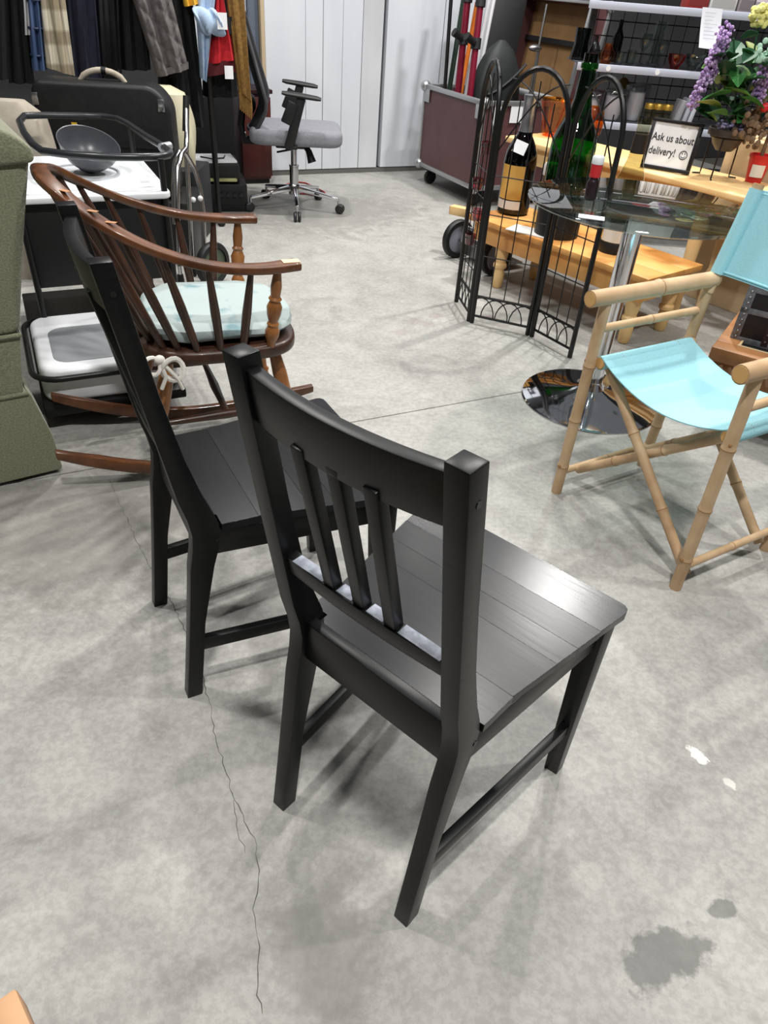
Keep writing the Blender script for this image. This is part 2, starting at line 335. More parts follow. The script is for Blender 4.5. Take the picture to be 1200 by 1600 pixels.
# ================================================================ BLACK WOODEN CHAIRS
def black_chair(label):
    t = thing('wooden_chair', label, 'chair')
    W2, K = .1605, .083 / .481
    post = lambda z: -K * (z - .424) if z > .424 else -(.047) * (1 - z / .424) ** 1.15      # back face of the rear post
    for s in (-1, 1):
        mb = MB(); prof = []
        zs = [0, .06, .12, .2, .28, .34, .385, .42, .455, .5, .58, .7, .8, .905]
        dep = lambda z: .031 + .022 * max(0, 1 - abs(z - .41) / .2) if z < .61 else .030
        rows = []
        for z in zs:
            x0, x1 = s * (W2 - .028), s * W2; y0 = post(z) + (.004 if .36 < z < .47 else 0); y1 = y0 + dep(z)
            rows.append([(x0, y0, z), (x1, y0, z), (x1, y1, z), (x0, y1, z)])
        vs = [p for r in rows for p in r]; n = len(rows); fs = [(0, 1, 2, 3), tuple(4 * (n - 1) + q for q in range(4))]
        for i in range(n - 1):
            for j in range(4): fs.append((4 * i + j, 4 * i + (j + 1) % 4, 4 * i + 4 + (j + 1) % 4, 4 * i + 4 + j))
        mb.add(vs, fs); lg = obj('rear_leg', mb, blackwood, t, bevel=.0018)
        for z in (.862, .40):
            sc = MB(); y = post(z) + (.016 if z > .5 else .05)
            sc.tube([(s * (W2 - .002), y, z), (s * (W2 + .0009), y, z)], .0045, 12); obj('bolt', sc, black_metal, lg)
        mb = MB(); xo = .199
        mb.hexa([(s * (xo - .027), .368, 0), (s * xo, .370, 0), (s * xo, .396, 0), (s * (xo - .027), .396, 0),
                 (s * (xo - .036), .348, .418), (s * (xo + .0), .352, .418), (s * (xo + .0), .398, .418), (s * (xo - .036), .398, .418)])
        lg = obj('front_leg', mb, blackwood, t, bevel=.0018)
        if s > 0:
            pd = MB(); pd.box((s * (xo - .0135), .383, .0), (.024, .024, .006)); obj('felt_pad', pd, mat('felt', (150, 146, 138), .9), lg, bevel=.001)
        mb = MB(); mb.beam((s * .149, post(.14) + .02, .142), (s * .186, .372, .142), .016, .030, side=(1, 0, 0)); obj('side_stretcher', mb, blackwood, t, bevel=.0015)
        mb = MB(); mb.beam((s * .150, .045, .392), (s * .182, .36, .392), .018, .052, side=(1, 0, 0)); obj('side_apron', mb, blackwood, t, bevel=.0015)
    mb = MB(); mb.b2((-.163, .365, .366), (.163, .384, .418)); obj('front_apron', mb, blackwood, t, bevel=.0015)
    mb = MB(); mb.b2((-.133, .012, .368), (.133, .032, .447)); obj('rear_apron', mb, blackwood, t, bevel=.0025)
    # seat: glued boards, trapezoid with eased corners
    st = bpy.data.objects.new('seat', None); col.objects.link(st); st.parent = t
    ys = [.033, .125, .222, .272, .330, .4135]; hw = lambda y: .148 + (.2085 - .148) * (y - .033) / (.4135 - .033) if y > .05 else .133
    for i, (a, b) in enumerate(zip(ys[:-1], ys[1:])):
        g = .00008; pts = []
        if i == 0: pts = [(-.131, .033), (.131, .033), (.131, .056), (hw(.057) + .012, .057), (hw(b) + .004, b - g), (-hw(b) - .004, b - g), (-hw(.057) - .012, .057), (-.131, .056)]
        elif i == 4:
            w0, w1 = hw(a) + .002, hw(b); pts = [(-w0, a + g), (w0, a + g), (w1, b - .016), (w1 - .002, b - .007), (w1 - .009, b - .001), (w1 - .02, b), (-w1 + .02, b), (-w1 + .009, b - .001), (-w1 + .002, b - .007), (-w1, b - .016)]
        else: pts = [(-hw(a) - .003, a + g), (hw(a) + .003, a + g), (hw(b) + .003, b - g), (-hw(b) - .003, b - g)]
        mb = MB(); mb.prism(pts, .4185, .4345); obj('seat_board', mb, (blackseat, blackseat2, blackseat, blackseat2, blackseat3)[i], st, bevel=.0003, seg=1)
    # curved top rail
    def rail(z0, z1, bow, th, name, x1=.1335, off=.002):
        mb = MB(); n = 14; rows = []
        for i in range(n + 1):
            x = -x1 + 2 * x1 * i / n; y = -bow * (1 - (x / x1) ** 2)
            rows.append([(x, y + off + post(z0), z0), (x, y + off + th + post(z0), z0), (x, y + off + th + post(z1), z1), (x, y + off + post(z1), z1)])
        vs = [p for r in rows for p in r]; fs = [(0, 1, 2, 3), tuple(4 * n + q for q in range(4))]
        for i in range(n):
            for j in range(4): fs.append((4 * i + j, 4 * i + (j + 1) % 4, 4 * i + 4 + (j + 1) % 4, 4 * i + 4 + j))
        mb.add(vs, fs); return obj(name, mb, blackwood, t, bevel=.0016)
    rail(.822, .889, .017, .019, 'top_rail', off=.006)
    lo = rail(.572, .603, .006, .019, 'lower_rail', off=.006)
    for x in (-.05, .001, .052):
        mb = MB(); mb.beam((x, post(.585) + .013, .586), (x, post(.84) - .002, .835), .0185, .017, side=(1, 0, 0)); obj('slat', mb, blackwood, t, bevel=.002)
    return t, lo, post
chA, loA, postf = black_chair('black wooden slat back chair standing alone in the foreground, nearest the camera')
# paper tape stuck along the foreground chair's lower rail
for x0, x1 in ((-.118, -.062), (-.038, -.012), (.013, .04), (.064, .128)):
    mb = MB(); mb.grid([[Vector((x, y + postf(.603), .6036)) for y in (.004, .022)] for x in (x0, (x0 + x1) / 2, x1)], .0006, (0, 0, 1))
    obj('paper_tape', mb, mat('worn_tape', (96, 102, 114), .5, c2=(150, 156, 168), scale=60), loA)
chB = copy_tree(chA)
for ch in list(chB.children):
    for g2 in list(ch.children):
        if g2.name.startswith('paper_tape'): bpy.data.objects.remove(g2)
chB['label'] = 'black wooden slat back chair at left, behind the foreground chair and facing right'
for c in (chA, chB): c['group'] = 'matching black wooden chairs'
chA.location = (-.0065, .6508, 0); chA.rotation_euler.z = R(-38.26)
chB.location = (-.4175, 1.0898, 0); chB.rotation_euler.z = R(-59.63)

# ================================================================ BAMBOO DIRECTOR CHAIR
def bamboo_pole(parent, p0, p1, r, name, nodes=(.3, .62), knob=None, r1=None):
    p0, p1 = Vector(p0), Vector(p1); r1 = r if r1 is None else r1; N = 24; pts = []; rs = []
    L = (p1 - p0).length
    for i in range(N + 1):
        k = i / N; pts.append(p0.lerp(p1, k)); rr = r + (r1 - r) * k
        for q in nodes: rr *= 1 + .10 * math.exp(-((k - q) * L / .008) ** 2)
        rs.append(rr)
    # extra rings at the nodes
    ks = sorted(set([i / 10 for i in range(11)] + [max(0, min(1, q + d / L)) for q in nodes for d in (-.014, -.007, -.0025, 0, .0025, .007, .014)]))
    pts = [p0.lerp(p1, k) for k in ks]
    rs = [(r + (r1 - r) * k) * (1 + sum(.13 * math.exp(-((k - q) * L / .006) ** 2) for q in nodes)) for k in ks]
    mb = MB(); mb.tube(pts, rs, 14); o = obj(name, mb, bamboo, parent)
    for q in nodes:
        c = p0.lerp(p1, q); d = (p1 - p0).normalized() * .0012; rr = (r + (r1 - r) * q) * 1.135
        mb = MB(); mb.tube([c - d, c + d], rr, 14); obj('node_ring', mb, bamboo_node, o)
    for e, s in ((p0, -1), (p1, 1)):
        d = (p1 - p0).normalized() * s; rr = (r if s < 0 else r1)
        mb = MB(); mb.tube([e - d * .001, e + d * .0012], rr * .86, 14); obj('cut_end', mb, bamboo_end, o)
    return o
def peg(parent, c, d, r=.006):
    c, d = Vector(c), Vector(d).normalized(); mb = MB(); mb.tube([c - d * .002, c + d * .004, c + d * .006], [r, r, r * .6], 10); obj('peg', mb, bamboo_node, parent)
FL, FR, BR, BL = Vector((.524, 1.805, 0)), Vector((.778, 1.403, 0)), Vector((1.09, 1.60, 0)), Vector((.836, 2.002, 0))
cx = (FL + FR + BR + BL) / 4; fdir = ((FL - BL) + (FR - BR)).normalized()      # towards the chair's front
dc = thing('director_chair', 'bamboo folding director chair with turquoise canvas seat and back', 'chair', cx, math.atan2(fdir.y, fdir.x))
iv = inv(dc)
# local frame: x = front, y = left when facing forward (screen right side has negative... solved through iv)
LF, RF, RB_, LB = [iv(p) for p in (FL, FR, BR, BL)]
yl, yr = LF.y, RF.y; xf, xb = LF.x, LB.x
armz, seatz = .607, .445
for y, tgt in ((yl, 1), (yr, -1)):
    sgn = 1 if y > 0 else -1
    # front post, rear post carrying the back rest
    bamboo_pole(dc, (xf, y, 0), (xf + .01, y - sgn * .012, armz), .0155, 'front_post', (.16, .42, .7))
    bamboo_pole(dc, (xb, y, 0), (xb - .015, y - sgn * .012, .60), .0155, 'rear_post', (.25, .55))
    bamboo_pole(dc, (xb - .012, y - sgn * .016, .585), (xb - .070, y - sgn * .016, .862), .0145, 'back_upright', (.4,))
    bamboo_pole(dc, (xf + .07, y - sgn * .012, armz + .012), (xb - .03, y - sgn * .012, armz + .012), .0215, 'arm', (.52,))
    bamboo_pole(dc, (xf + .0, y - sgn * .008, .53), (xb, y - sgn * .008, .53), .0115, 'arm_rail', (.5,))
    bamboo_pole(dc, (xf - .005, y - sgn * .03, seatz - .005), (xb + .0, y - sgn * .03, seatz - .005), .0165, 'seat_rail', (.2, .8))
    bamboo_pole(dc, (xf, y, .075), (xb, y, .075), .0105, 'bottom_rail', (.5,))
    for z in (.44, .10): peg(dc, (xf + .0155, y - sgn * .003, z), (1, 0, 0))
# crossed legs, front pair and back pair
for x, k in ((xf - .035, 0), (xb + .035, 1)):
    bamboo_pole(dc, (x, yr * .97, .03), (x, yl * .86, seatz - .01), .0135, 'cross_leg', (.3, .66))
    bamboo_pole(dc, (x + .028 * (1 if k else -1), yl * .97, .07), (x + .028 * (1 if k else -1), yr * .86, seatz - .01), .0135, 'cross_leg', (.28, .6))
# canvas seat: sling between the seat rails
P = []
for i in range(17):
    k = i / 16; y = (yl - (.03 if yl > 0 else -.03)) * (1 - k) + (yr - (.03 if yr > 0 else -.03)) * k
    sag = .052 * (1 - (2 * k - 1) ** 2); row = []
    for j in range(9):
        u = j / 8; x = (xf - .005) * (1 - u) + (xb + .01) * u
        row.append(Vector((x, y, seatz + .014 - sag - .006 * math.sin(math.pi * u) * (1 - (2 * k - 1) ** 2))))
    P.append(row)
mb = MB(); mb.grid(P, .003, (0, 0, 1)); obj('seat_canvas', mb, canvas, dc)
for y in (yl, yr):
    s = 1 if y > 0 else -1; mb = MB(); mb.tube([(xf - .008, y - s * .03, seatz - .005), (xb + .012, y - s * .03, seatz - .005)], .0188, 16); obj('seat_sleeve', mb, canvas, dc)
# canvas back between the uprights
P = []; z0, z1 = .636, .85
for i in range(17):
    k = i / 16; y = yl * (1 - k) + yr * k; row = []
    for j in range(9):
        z = z0 + (z1 - z0) * j / 8; x = xb - .012 - (z - .585) * .21 - .018 + .0 - .035 * (1 - (2 * k - 1) ** 2) * (.6 + .4 * j / 8)
        row.append(Vector((x + .02, y - (1 if y > 0 else -1) * .002 * abs(2 * k - 1), z)))
    P.append(row)
mb = MB(); mb.grid(P, .003, (1, 0, 0)); bk = obj('back_canvas', mb, canvas, dc)
for q in (0, 16):
    y = (yl, yr)[q // 16]; s = 1 if y > 0 else -1
    mb = MB(); mb.tube([(xb - .012 - (z - .585) * .21, y - s * .016, z) for z in (z0, .75, z1)], .0185, 14); obj('back_sleeve', mb, canvas, bk)
for zz in (z0 + .008, z1 - .008):
    mb = MB(); mb.tube([Vector((P[i][0 if zz < .7 else 8].x, P[i][0].y, zz)) for i in range(17)], .0032, 6); obj('hem', mb, canvas, bk)

# ================================================================ ROUND GLASS TABLE
tcn = Vector((.739, 2.437, 0))
gt = thing('glass_table', 'round clear glass table on a chrome column and domed chrome base', 'table', tcn)
glass = film('table_glass', (214, 224, 222), ior=2.4)
mb = MB(); mb.lathe([(.252, 0), (.254, .004), (.250, .009), (.22, .016), (.15, .027), (.08, .040), (.045, .055), (.036, .075), (.034, .085)], 64); obj('base', mb, chrome, gt)
mb = MB(); mb.lathe([(.0325, .08), (.0325, .66)], 32); obj('column', mb, chrome, gt)
mb = MB(); mb.lathe([(.034, .655), (.08, .672), (.11, .688), (.112, .694)], 32); obj('top_plate', mb, chrome_worn, gt)
mb = MB(); mb.lathe([(.0001, .695), (.352, .695), (.3575, .697), (.36, .701), (.3575, .705), (.352, .707), (.0001, .707)], 96); obj('glass_top', mb, glass, gt)

# ================================================================ GREEN RECLINER (left edge)
tweed = mat('olive_tweed', (104, 106, 84), .95, c2=(134, 136, 112), scale=220, bump=.5, sheen=.3, lo=.3, hi=.7)
SC = at(100, 738)
rc = thing('recliner', 'olive green tweed upholstered recliner cut off by the left edge', 'armchair', SC, ROOM + R(7))
def rounded(pts, r=.03, n=4):
    out = []; k = len(pts)
    for i in range(k):
        a, b, c = Vector(pts[i - 1]), Vector(pts[i]), Vector(pts[(i + 1) % k])
        d0 = (a - b); d1 = (c - b); q = min(r, d0.length * .45, d1.length * .45)
        p0 = b + d0.normalized() * q; p1 = b + d1.normalized() * q
        for j in range(n + 1):
            t = j / n; out.append(tuple(p0 * (1 - t) ** 2 + b * 2 * t * (1 - t) + p1 * t * t))
    return out
YX = Matrix(((1, 0, 0), (0, 0, 1), (0, 1, 0)))      # profile (u,z) extruded along v
def sofa_piece(name, prof, v0, v1, r=.035, bev=.02):
    mb = MB(); mb.prism(rounded([Vector((p[0], p[1])) for p in prof], r), v0, v1, M=YX); return obj(name, mb, tweed, rc, bevel=bev, seg=4)
sofa_piece('base', [(-.85, .012), (0.0, .012), (-.005, .13), (-.035, .272), (-.85, .272)], 0, .50, .012)
sofa_piece('side_panel', [(-.85, .268), (-.050, .268), (-.035, .36), (-.020, .435), (-.85, .435)], .003, .50, .014)
sofa_piece('back_panel', [(-.42, .43), (-.020, .43), (.03, .62), (.098, .855), (-.10, .94), (-.42, .80)], .0, .50, .03, .03)
mb = MB(); mb.prism(rounded([Vector(p) for p in ((-.42, .86), (.03, .83), (.100, .835), (.102, .865), (.055, .905), (-.42, .985))], .03), -.012, .51, M=YX); obj('head_roll', mb, tweed, rc, bevel=.02, seg=3)
mb = MB(); mb.tube([(-.85, .0, .270), (-.04, .0, .270), (-.036, .25, .270), (-.036, .49, .270)], .006, 8); obj('piping', mb, tweed, rc)
mb = MB(); mb.tube([(-.85, .0, .433), (-.02, .0, .433), (-.016, .25, .433), (-.016, .49, .433)], .006, 8); obj('piping', mb, tweed, rc)

# ================================================================ WINDSOR ROCKING CHAIR
WA = R(25)
wc = thing('rocking_chair', 'brown windsor rocking chair with spindle back beside the green recliner', 'chair', (-.55, 1.945, 0), WA)
def armcurve(s):        # s in [-1,1]: near arm tip ... back ... far arm tip
    pts = [(.205, -.215, .622), (.10, -.232, .622), (-.02, -.236, .637), (-.15, -.22, .678), (-.26, -.175, .735), (-.338, -.10, .79), (-.366, 0, .81)]
    pts = pts + [(x, -y, z) for x, y, z in pts[-2::-1]]
    k = (s + 1) / 2 * (len(pts) - 1); i = min(int(k), len(pts) - 2); t = k - i
    P = [Vector(pts[max(0, min(len(pts) - 1, j))]) for j in (i - 1, i, i + 1, i + 2)]
    return .5 * ((2 * P[1]) + (P[2] - P[0]) * t + (2 * P[0] - 5 * P[1] + 4 * P[2] - P[3]) * t * t + (3 * P[1] - P[0] - 3 * P[2] + P[3]) * t ** 3)
def flat_sweep(fn, n, wd, th, s0=-1, s1=1):
    mb = MB(); rows = []
    for i in range(n + 1):
        s = s0 + (s1 - s0) * i / n; p = fn(s); t = (fn(min(s + .01, 1)) - fn(max(s - .01, -1))).normalized()
        sd = Vector((t.y, -t.x, 0)).normalized(); u = sd.cross(t).normalized()
        if u.z < 0: u = -u
        W = wd(s) if callable(wd) else wd
        q = [(-.5, -.5), (.5, -.5), (.5, .5), (-.5, .5)]
        rows.append([p + sd * a * W + u * b * th for a, b in q])
    vs = [p for r in rows for p in r]; fs = [(0, 1, 2, 3), tuple(4 * n + q for q in range(4))]
    for i in range(n):
        for j in range(4): fs.append((4 * i + j, 4 * i + (j + 1) % 4, 4 * i + 4 + (j + 1) % 4, 4 * i + 4 + j))
    return mb.add(vs, fs)
obj('arm_rail', flat_sweep(armcurve, 60, lambda s: .040 + .012 * max(0, abs(s) - .75) * 4, .021), windsor_wood, wc, bevel=.006, seg=3)
mb = MB(); c = armcurve(-.955); mb.box(c + Vector((0, 0, .0112)), (.045, .028, .0012)); obj('price_sticker', mb, mat('cream_sticker', (226, 196, 160), .7), wc)
for q, s in enumerate((-.36, -.30, -.2)):
    c = armcurve(s); mb = MB(); mb.box(c + Vector((0, 0, .0113)), (.05, .012, .001), rz=math.atan2((armcurve(s + .02) - c).y, (armcurve(s + .02) - c).x)); obj('worn_patch', mb, mat('bare_wood', (176, 128, 92), .6), wc)
# seat: rounded saddle
sp_ = []
for i in range(48):
    a = 2 * math.pi * i / 48; ca, sa = math.cos(a), math.sin(a); e = .62
    x = math.copysign(abs(ca) ** e, ca) * .225; y = math.copysign(abs(sa) ** e, sa) * (.215 + .02 * ca); sp_.append((x + .005, y))
mb = MB(); mb.prism(sp_, .365, .402); obj('seat', mb, windsor_dark, wc, bevel=.012, seg=4)
def turned(p0, p1, prof, name, m_, parent=None, n=14):
    p0, p1 = Vector(p0), Vector(p1); mb = MB(); mb.tube([p0.lerp(p1, k) for k, r in prof], [r for k, r in prof], n); return obj(name, mb, m_, parent or wc)
spin = [(0, .008), (.25, .0115), (.5, .0125), (.75, .010), (1, .007)]
for s in (-.80, -.655, -.52, -.40, -.29, -.19, -.09, .0, .09, .19, .29, .40, .52, .655, .80):
    top = armcurve(s) - Vector((0, 0, .006)); a = math.atan2(top.y, top.x + .05)
    k = (s + 1) / 2
    bx = top.x * .55 + .01; by = top.y * .86 if abs(s) > .35 else top.y * .95
    bx = max(bx, -.195); 
    if abs(s) > .6: by = math.copysign(.197, s)
    turned((bx, by, .39), top, spin, 'spindle', windsor_dark if abs(s) > .1 else windsor_wood)
armp = [(0, .010), (.10, .013), (.17, .019), (.24, .020), (.30, .014), (.33, .017), (.36, .013), (.45, .019), (.55, .021), (.62, .014), (.65, .018), (.68, .013), (.8, .015), (1, .009)]
for s in (-1, 1): turned((.13, s * .198, .39), armcurve(s * .90) - Vector((0, 0, .006)), armp, 'arm_post', windsor_gold)
legp = [(0, .012), (.08, .016), (.2, .018), (.3, .013), (.33, .018), (.36, .013), (.55, .020), (.75, .021), (.9, .017), (1, .013)]
def rocker_z(x): return .018 + .56 * x ** 2 if x < 0 else .018 + .30 * x ** 2
for s in (-1, 1):
    for x0, x1 in ((.15, .215), (-.14, -.215)):
        turned((x1, s * .172, rocker_z(x1) + .012), (x0, s * .14, .372), legp, 'leg', windsor_gold)
    mb = MB(); rows = []; n = 24
    for i in range(n + 1):
        x = -.47 + .84 * i / n; z = rocker_z(x); h = .036 - .012 * max(0, abs(i / n - .5) * 2 - .75) * 4
        rows.append([(x, s * .172 - .0125, z - .018), (x, s * .172 + .0125, z - .018), (x, s * .172 + .0125, z - .018 + h), (x, s * .172 - .0125, z - .018 + h)])
    vs = [p for r in rows for p in r]; fs = [(0, 1, 2, 3), tuple(4 * n + q for q in range(4))]
    for i in range(n):
        for j in range(4): fs.append((4 * i + j, 4 * i + (j + 1) % 4, 4 * i + 4 + (j + 1) % 4, 4 * i + 4 + j))
    mb.add(vs, fs); obj('rocker', mb, windsor_wood, wc, bevel=.004)
    turned((.18, s * .18, .2), (-.18, s * .18, .19), [(0, .008), (.3, .011), (.5, .014), (.7, .011), (1, .008)], 'stretcher', windsor_dark)
turned((0, -.18, .195), (0, .18, .195), [(0, .008), (.3, .011), (.5, .014), (.7, .011), (1, .008)], 'stretcher', windsor_dark)
# cushion lies on the seat
cushion_m = mat('pale_printed_cotton', (164, 177, 176), .9, c2=(116, 146, 152), scale=16, bump=.15, bscale=90, lo=.56, hi=.72, detail=7)
cu = thing('seat_cushion', 'pale mint printed seat cushion tied onto the rocking chair', 'cushion', (-.55, 1.945, .4025), WA)
mb = MB(); rows = []; n, k = 40, 10
for j in range(k + 1):
    ph = math.pi * j / k; row = []
    for i in range(n):
        a = 2 * math.pi * i / n; ca, sa = math.cos(a), math.sin(a); e = .55
        rr = max(math.sin(ph), 1e-4) ** .45
        x = math.copysign(abs(ca) ** e, ca) * .205 * rr; y = math.copysign(abs(sa) ** e, sa) * .185 * rr
        z = .032 - .032 * math.copysign(abs(math.cos(ph)) ** .8, math.cos(ph))
        z += .012 * math.sin(9 * x + 3 * y * 5) * math.sin(ph) ** .3 * (1 if z > .03 else 0) * .6 + (.006 * math.sin(31 * a) if .2 < j / k < .8 else 0) * .4
        row.append(Vector((x + .02, y, max(z, 0))))
    rows.append(row)
vs = [p for r in rows for p in r]; fs = [(j * n + i, j * n + (i + 1) % n, (j + 1) * n + (i + 1) % n, (j + 1) * n + i) for j in range(k) for i in range(n)]
mb.add(vs, fs); obj('pad', mb, cushion_m, cu, merge=True)
tie_m = mat('white_cotton_tie', (222, 218, 210), .9)
for s in (-1,):
    bx, by = -.17, s * .205
    mb = MB()
    loop = lambda a, b, c_, q: [Vector((a + math.cos(t) * b, by - .012 + .006 * math.sin(2 * t), c_ + math.sin(t) * q)) for t in [2 * math.pi * i / 16 for i in range(17)]]
    mb.tube(loop(bx + .03, .028, -.035, .030), .0055, 6, flat=1.4); mb.tube(loop(bx - .025, .024, -.02, .024), .0055, 6, flat=1.4); obj('bow_loop', mb, tie_m, cu)
    mb = MB(); mb.tube([(bx, by - .012, -.005), (bx + .01, by - .018, -.05), (bx - .005, by - .016, -.085)], .0055, 6); mb.tube([(bx, by - .012, -.005), (bx + .04, by - .018, -.06), (bx + .05, by - .016, -.092)], .0055, 6); obj('tie_end', mb, tie_m, cu)
    mb = MB(); mb.ell((bx, by - .01, -.004), .014, .012, .012); obj('knot', mb, tie_m, cu)

# ================================================================ TWO TIER TRAY CART + BOWL
CO = at(268, 300, .60)
ct = thing('tray_cart', 'black tube framed serving cart with white trays behind the rocking chair', 'cart', (CO.x, CO.y, 0), ROOM)
def rrect(x0, x1, y0, y1, r, n=6):
    out = []
    for cx_, cy_, a0 in ((x1 - r, y1 - r, 0), (x0 + r, y1 - r, 90), (x0 + r, y0 + r, 180), (x1 - r, y0 + r, 270)):
        for i in range(n + 1): a = R(a0 + 90 * i / n); out.append((cx_ + r * math.cos(a), cy_ + r * math.sin(a)))
    return out
mb = MB(); mb.prism(rrect(-.50, 0, 0, .62, .03), .578, .60); tp = obj('top_tray', mb, white_plastic, ct, bevel=.006, seg=3)
mb = MB(); mb.prism(rrect(-.47, -.03, .03, .59, .03), .6, .603); obj('tray_panel', mb, white_plastic, tp, bevel=.0015)
mb = MB(); mb.tube([(-.25 + .125 * math.cos(2 * math.pi * i / 40), .30 + .125 * math.sin(2 * math.pi * i / 40), .603) for i in range(40)], .006, 6, closed=True); obj('cup_ring', mb, mat('pale_grey_plastic', (170, 174, 178), .4), tp)
ci = inv(ct)
for x, y in ((-.02, .02), (-.48, .02), (-.48, .60), (-.02, .60)):
    mb = MB(); mb.tube([(x, y, .045), (x, y, .70)], .0105, 12); obj('upright', mb, black_metal, ct)
    mb = MB(); mb.lathe([(.001, -.009), (.014, -.009), (.0165, -.005), (.0165, .005), (.014, .009), (.001, .009)], 16, (x, y, .0175), Matrix.Rotation(R(90), 3, 'X')); obj('caster', mb, black_plastic, ct)
    mb = MB(); mb.box((x, y, .037), (.016, .024, .02)); obj('caster_fork', mb, black_metal, ct)
ring = [(266, 238), (256, 230), (225, 211), (200, 194), (184, 186), (160, 182), (120, 181), (70, 180), (38, 181), (30, 190), (38, 208), (52, 226), (66, 236), (110, 242), (160, 245), (210, 245.5), (248, 245), (263, 242)]
mb = MB(); mb.tube([ci(at(px, py, .70)) for px, py in ring], .0125, 12, closed=True); obj('guard_rail', mb, mat('dark_painted_tube', (38, 40, 43), .3, spec=.6), ct)
mb = MB(); c = ci(at(259, 229, .70)); mb.tube([c - Vector((.02, .016, 0)), c + Vector((.016, .012, 0))], .0145, 12); obj('silver_tape', mb, mat('silver_tape', (186, 188, 192), .35, metal=.6), ct)
mb = MB(); mb.b2((-.485, .03, .30), (-.015, .05, .575)); obj('front_panel', mb, black_plastic, ct, bevel=.004)
mb = MB(); mb.b2((-.03, .05, .30), (-.015, .60, .575)); obj('side_panel', mb, black_plastic, ct, bevel=.004)
# lower tub
tubc = ci(at(158, 528, .2)); tdx, tdy = tubc.x + .26, tubc.y - .16
mb = MB(); out_ = rrect(-.47 + tdx, -.05 + tdx, -.06 + tdy, .40 + tdy, .06); mb.prism(out_, .09, .205); tb = obj('lower_tub', mb, white_plastic, ct, bevel=.02, seg=4)
mb = MB(); mb.prism(rrect(-.42 + tdx, -.10 + tdx, -.01 + tdy, .27 + tdy, .05), .2, .207); obj('tub_lid', mb, mat('grey_lid', (138, 141, 146), .45), tb, bevel=.002)
mb = MB(); rr = rrect(-.49 + tdx, -.03 + tdx, -.08 + tdy, .42 + tdy, .08); mb.tube([(p[0], p[1], .185) for p in rr], .0095, 10, closed=True); obj('tub_rail', mb, black_metal, ct)
mb = MB(); mb.b2((-.48 + tdx, -.07 + tdy, .055), (-.04 + tdx, .60, .09)); obj('lower_shelf', mb, black_plastic, ct, bevel=.006)
# bowl
bowl_m = mat('grey_enamel', (72, 74, 79), .3, spec=.6)
bc = at(138, 268, .604)
bo = thing('mixing_bowl', 'dark grey bowl tilted on the white cart tray', 'bowl', bc, 0)
BM = Matrix.Rotation(R(20), 3, 'Y') @ Matrix.Rotation(R(14), 3, 'X')
prof = [(a_ * .68, b_ * .68) for a_, b_ in [(.0001, .0), (.05, .002), (.10, .03), (.135, .075), (.152, .122), (.154, .126), (.150, .124), (.131, .075), (.097, .034), (.05, .008), (.0001, .006)]]
mb = MB(); mb.lathe(prof, 48, (0, 0, .020), BM); obj('shell', mb, bowl_m, bo)
mb = MB(); mb.lathe([(.031, -.010), (.034, -.007), (.032, .003)], 32, (0, 0, .020), BM); obj('foot_ring', mb, bowl_m, bo)

# ================================================================ SUITCASE, BAGS behind the cart
sc_m = mat('black_leatherette', (17, 18, 20), .5, c2=(24, 25, 27), scale=40, bump=.15)
P0 = Vector((-1.45, 3.62, 0)); SA = R(8)
su = thing('suitcase', 'black leatherette suitcase with taupe handle standing behind the serving cart', 'suitcase', (-1.43, 3.68, .30), SA)
mb = MB(); pr = rounded([Vector(p) for p in ((-.30, 0), (.30, 0), (.30, .40), (.235, .475), (-.27, .475), (-.30, .44))], .06, 5); mb.prism(pr, -.09, .09, M=YX); obj('shell', mb, sc_m, su, bevel=.02, seg=3)
mb = MB(); mb.b2((-.3, -.098, .22), (.3, -.088, .235)); obj('seam_band', mb, black_plastic, su)
hp = [Vector((-.10 + .2 * i / 10, -.0, .47 + .045 * math.sin(math.pi * i / 10) ** .6)) for i in range(11)]
mb = MB(); mb.tube(hp, [.010] + [.013] * 9 + [.010], 10); hd = obj('handle', mb, mat('taupe_handle', (150, 140, 124), .6, c2=(176, 166, 150), scale=30), su)
mb = MB(); mb.tube(hp[5:7], .0155, 10); obj('handle_wrap', mb, black_plastic, hd)
for x in (-.285, .262):
    mb = MB(); mb.box((x, -.09, .40), (.03, .012, .05)); obj('corner_clip', mb, chrome_worn, su, bevel=.003)
tgm = MB(); tgm.box((-.13, -.105, .255), (.075, .002, .05)); tg_ = obj('price_tag', tgm, white_paper, su)
tgm = MB(); tgm.box((-.13, -.107, .275), (.024, .002, .08)); obj('yellow_tape', tgm, mat('yellow_tape', (206, 168, 44), .6), tg_)
ub_ = tag(obj('travel_trunk', MB().b2((-.36, -.14, 0), (.36, .2, .298)), black_plastic, None, bevel=.01), 'low black trunk under the black suitcase', 'trunk'); ub_.location = (-1.43, 3.68, 0); ub_.rotation_euler.z = SA
cream = mat('cream_vinyl', (206, 200, 172), .55, c2=(190, 184, 156), scale=8, bump=.1)
taupe_c = mat('taupe_cloth', (150, 141, 128), .8, c2=(170, 162, 148), scale=12, bump=.2)
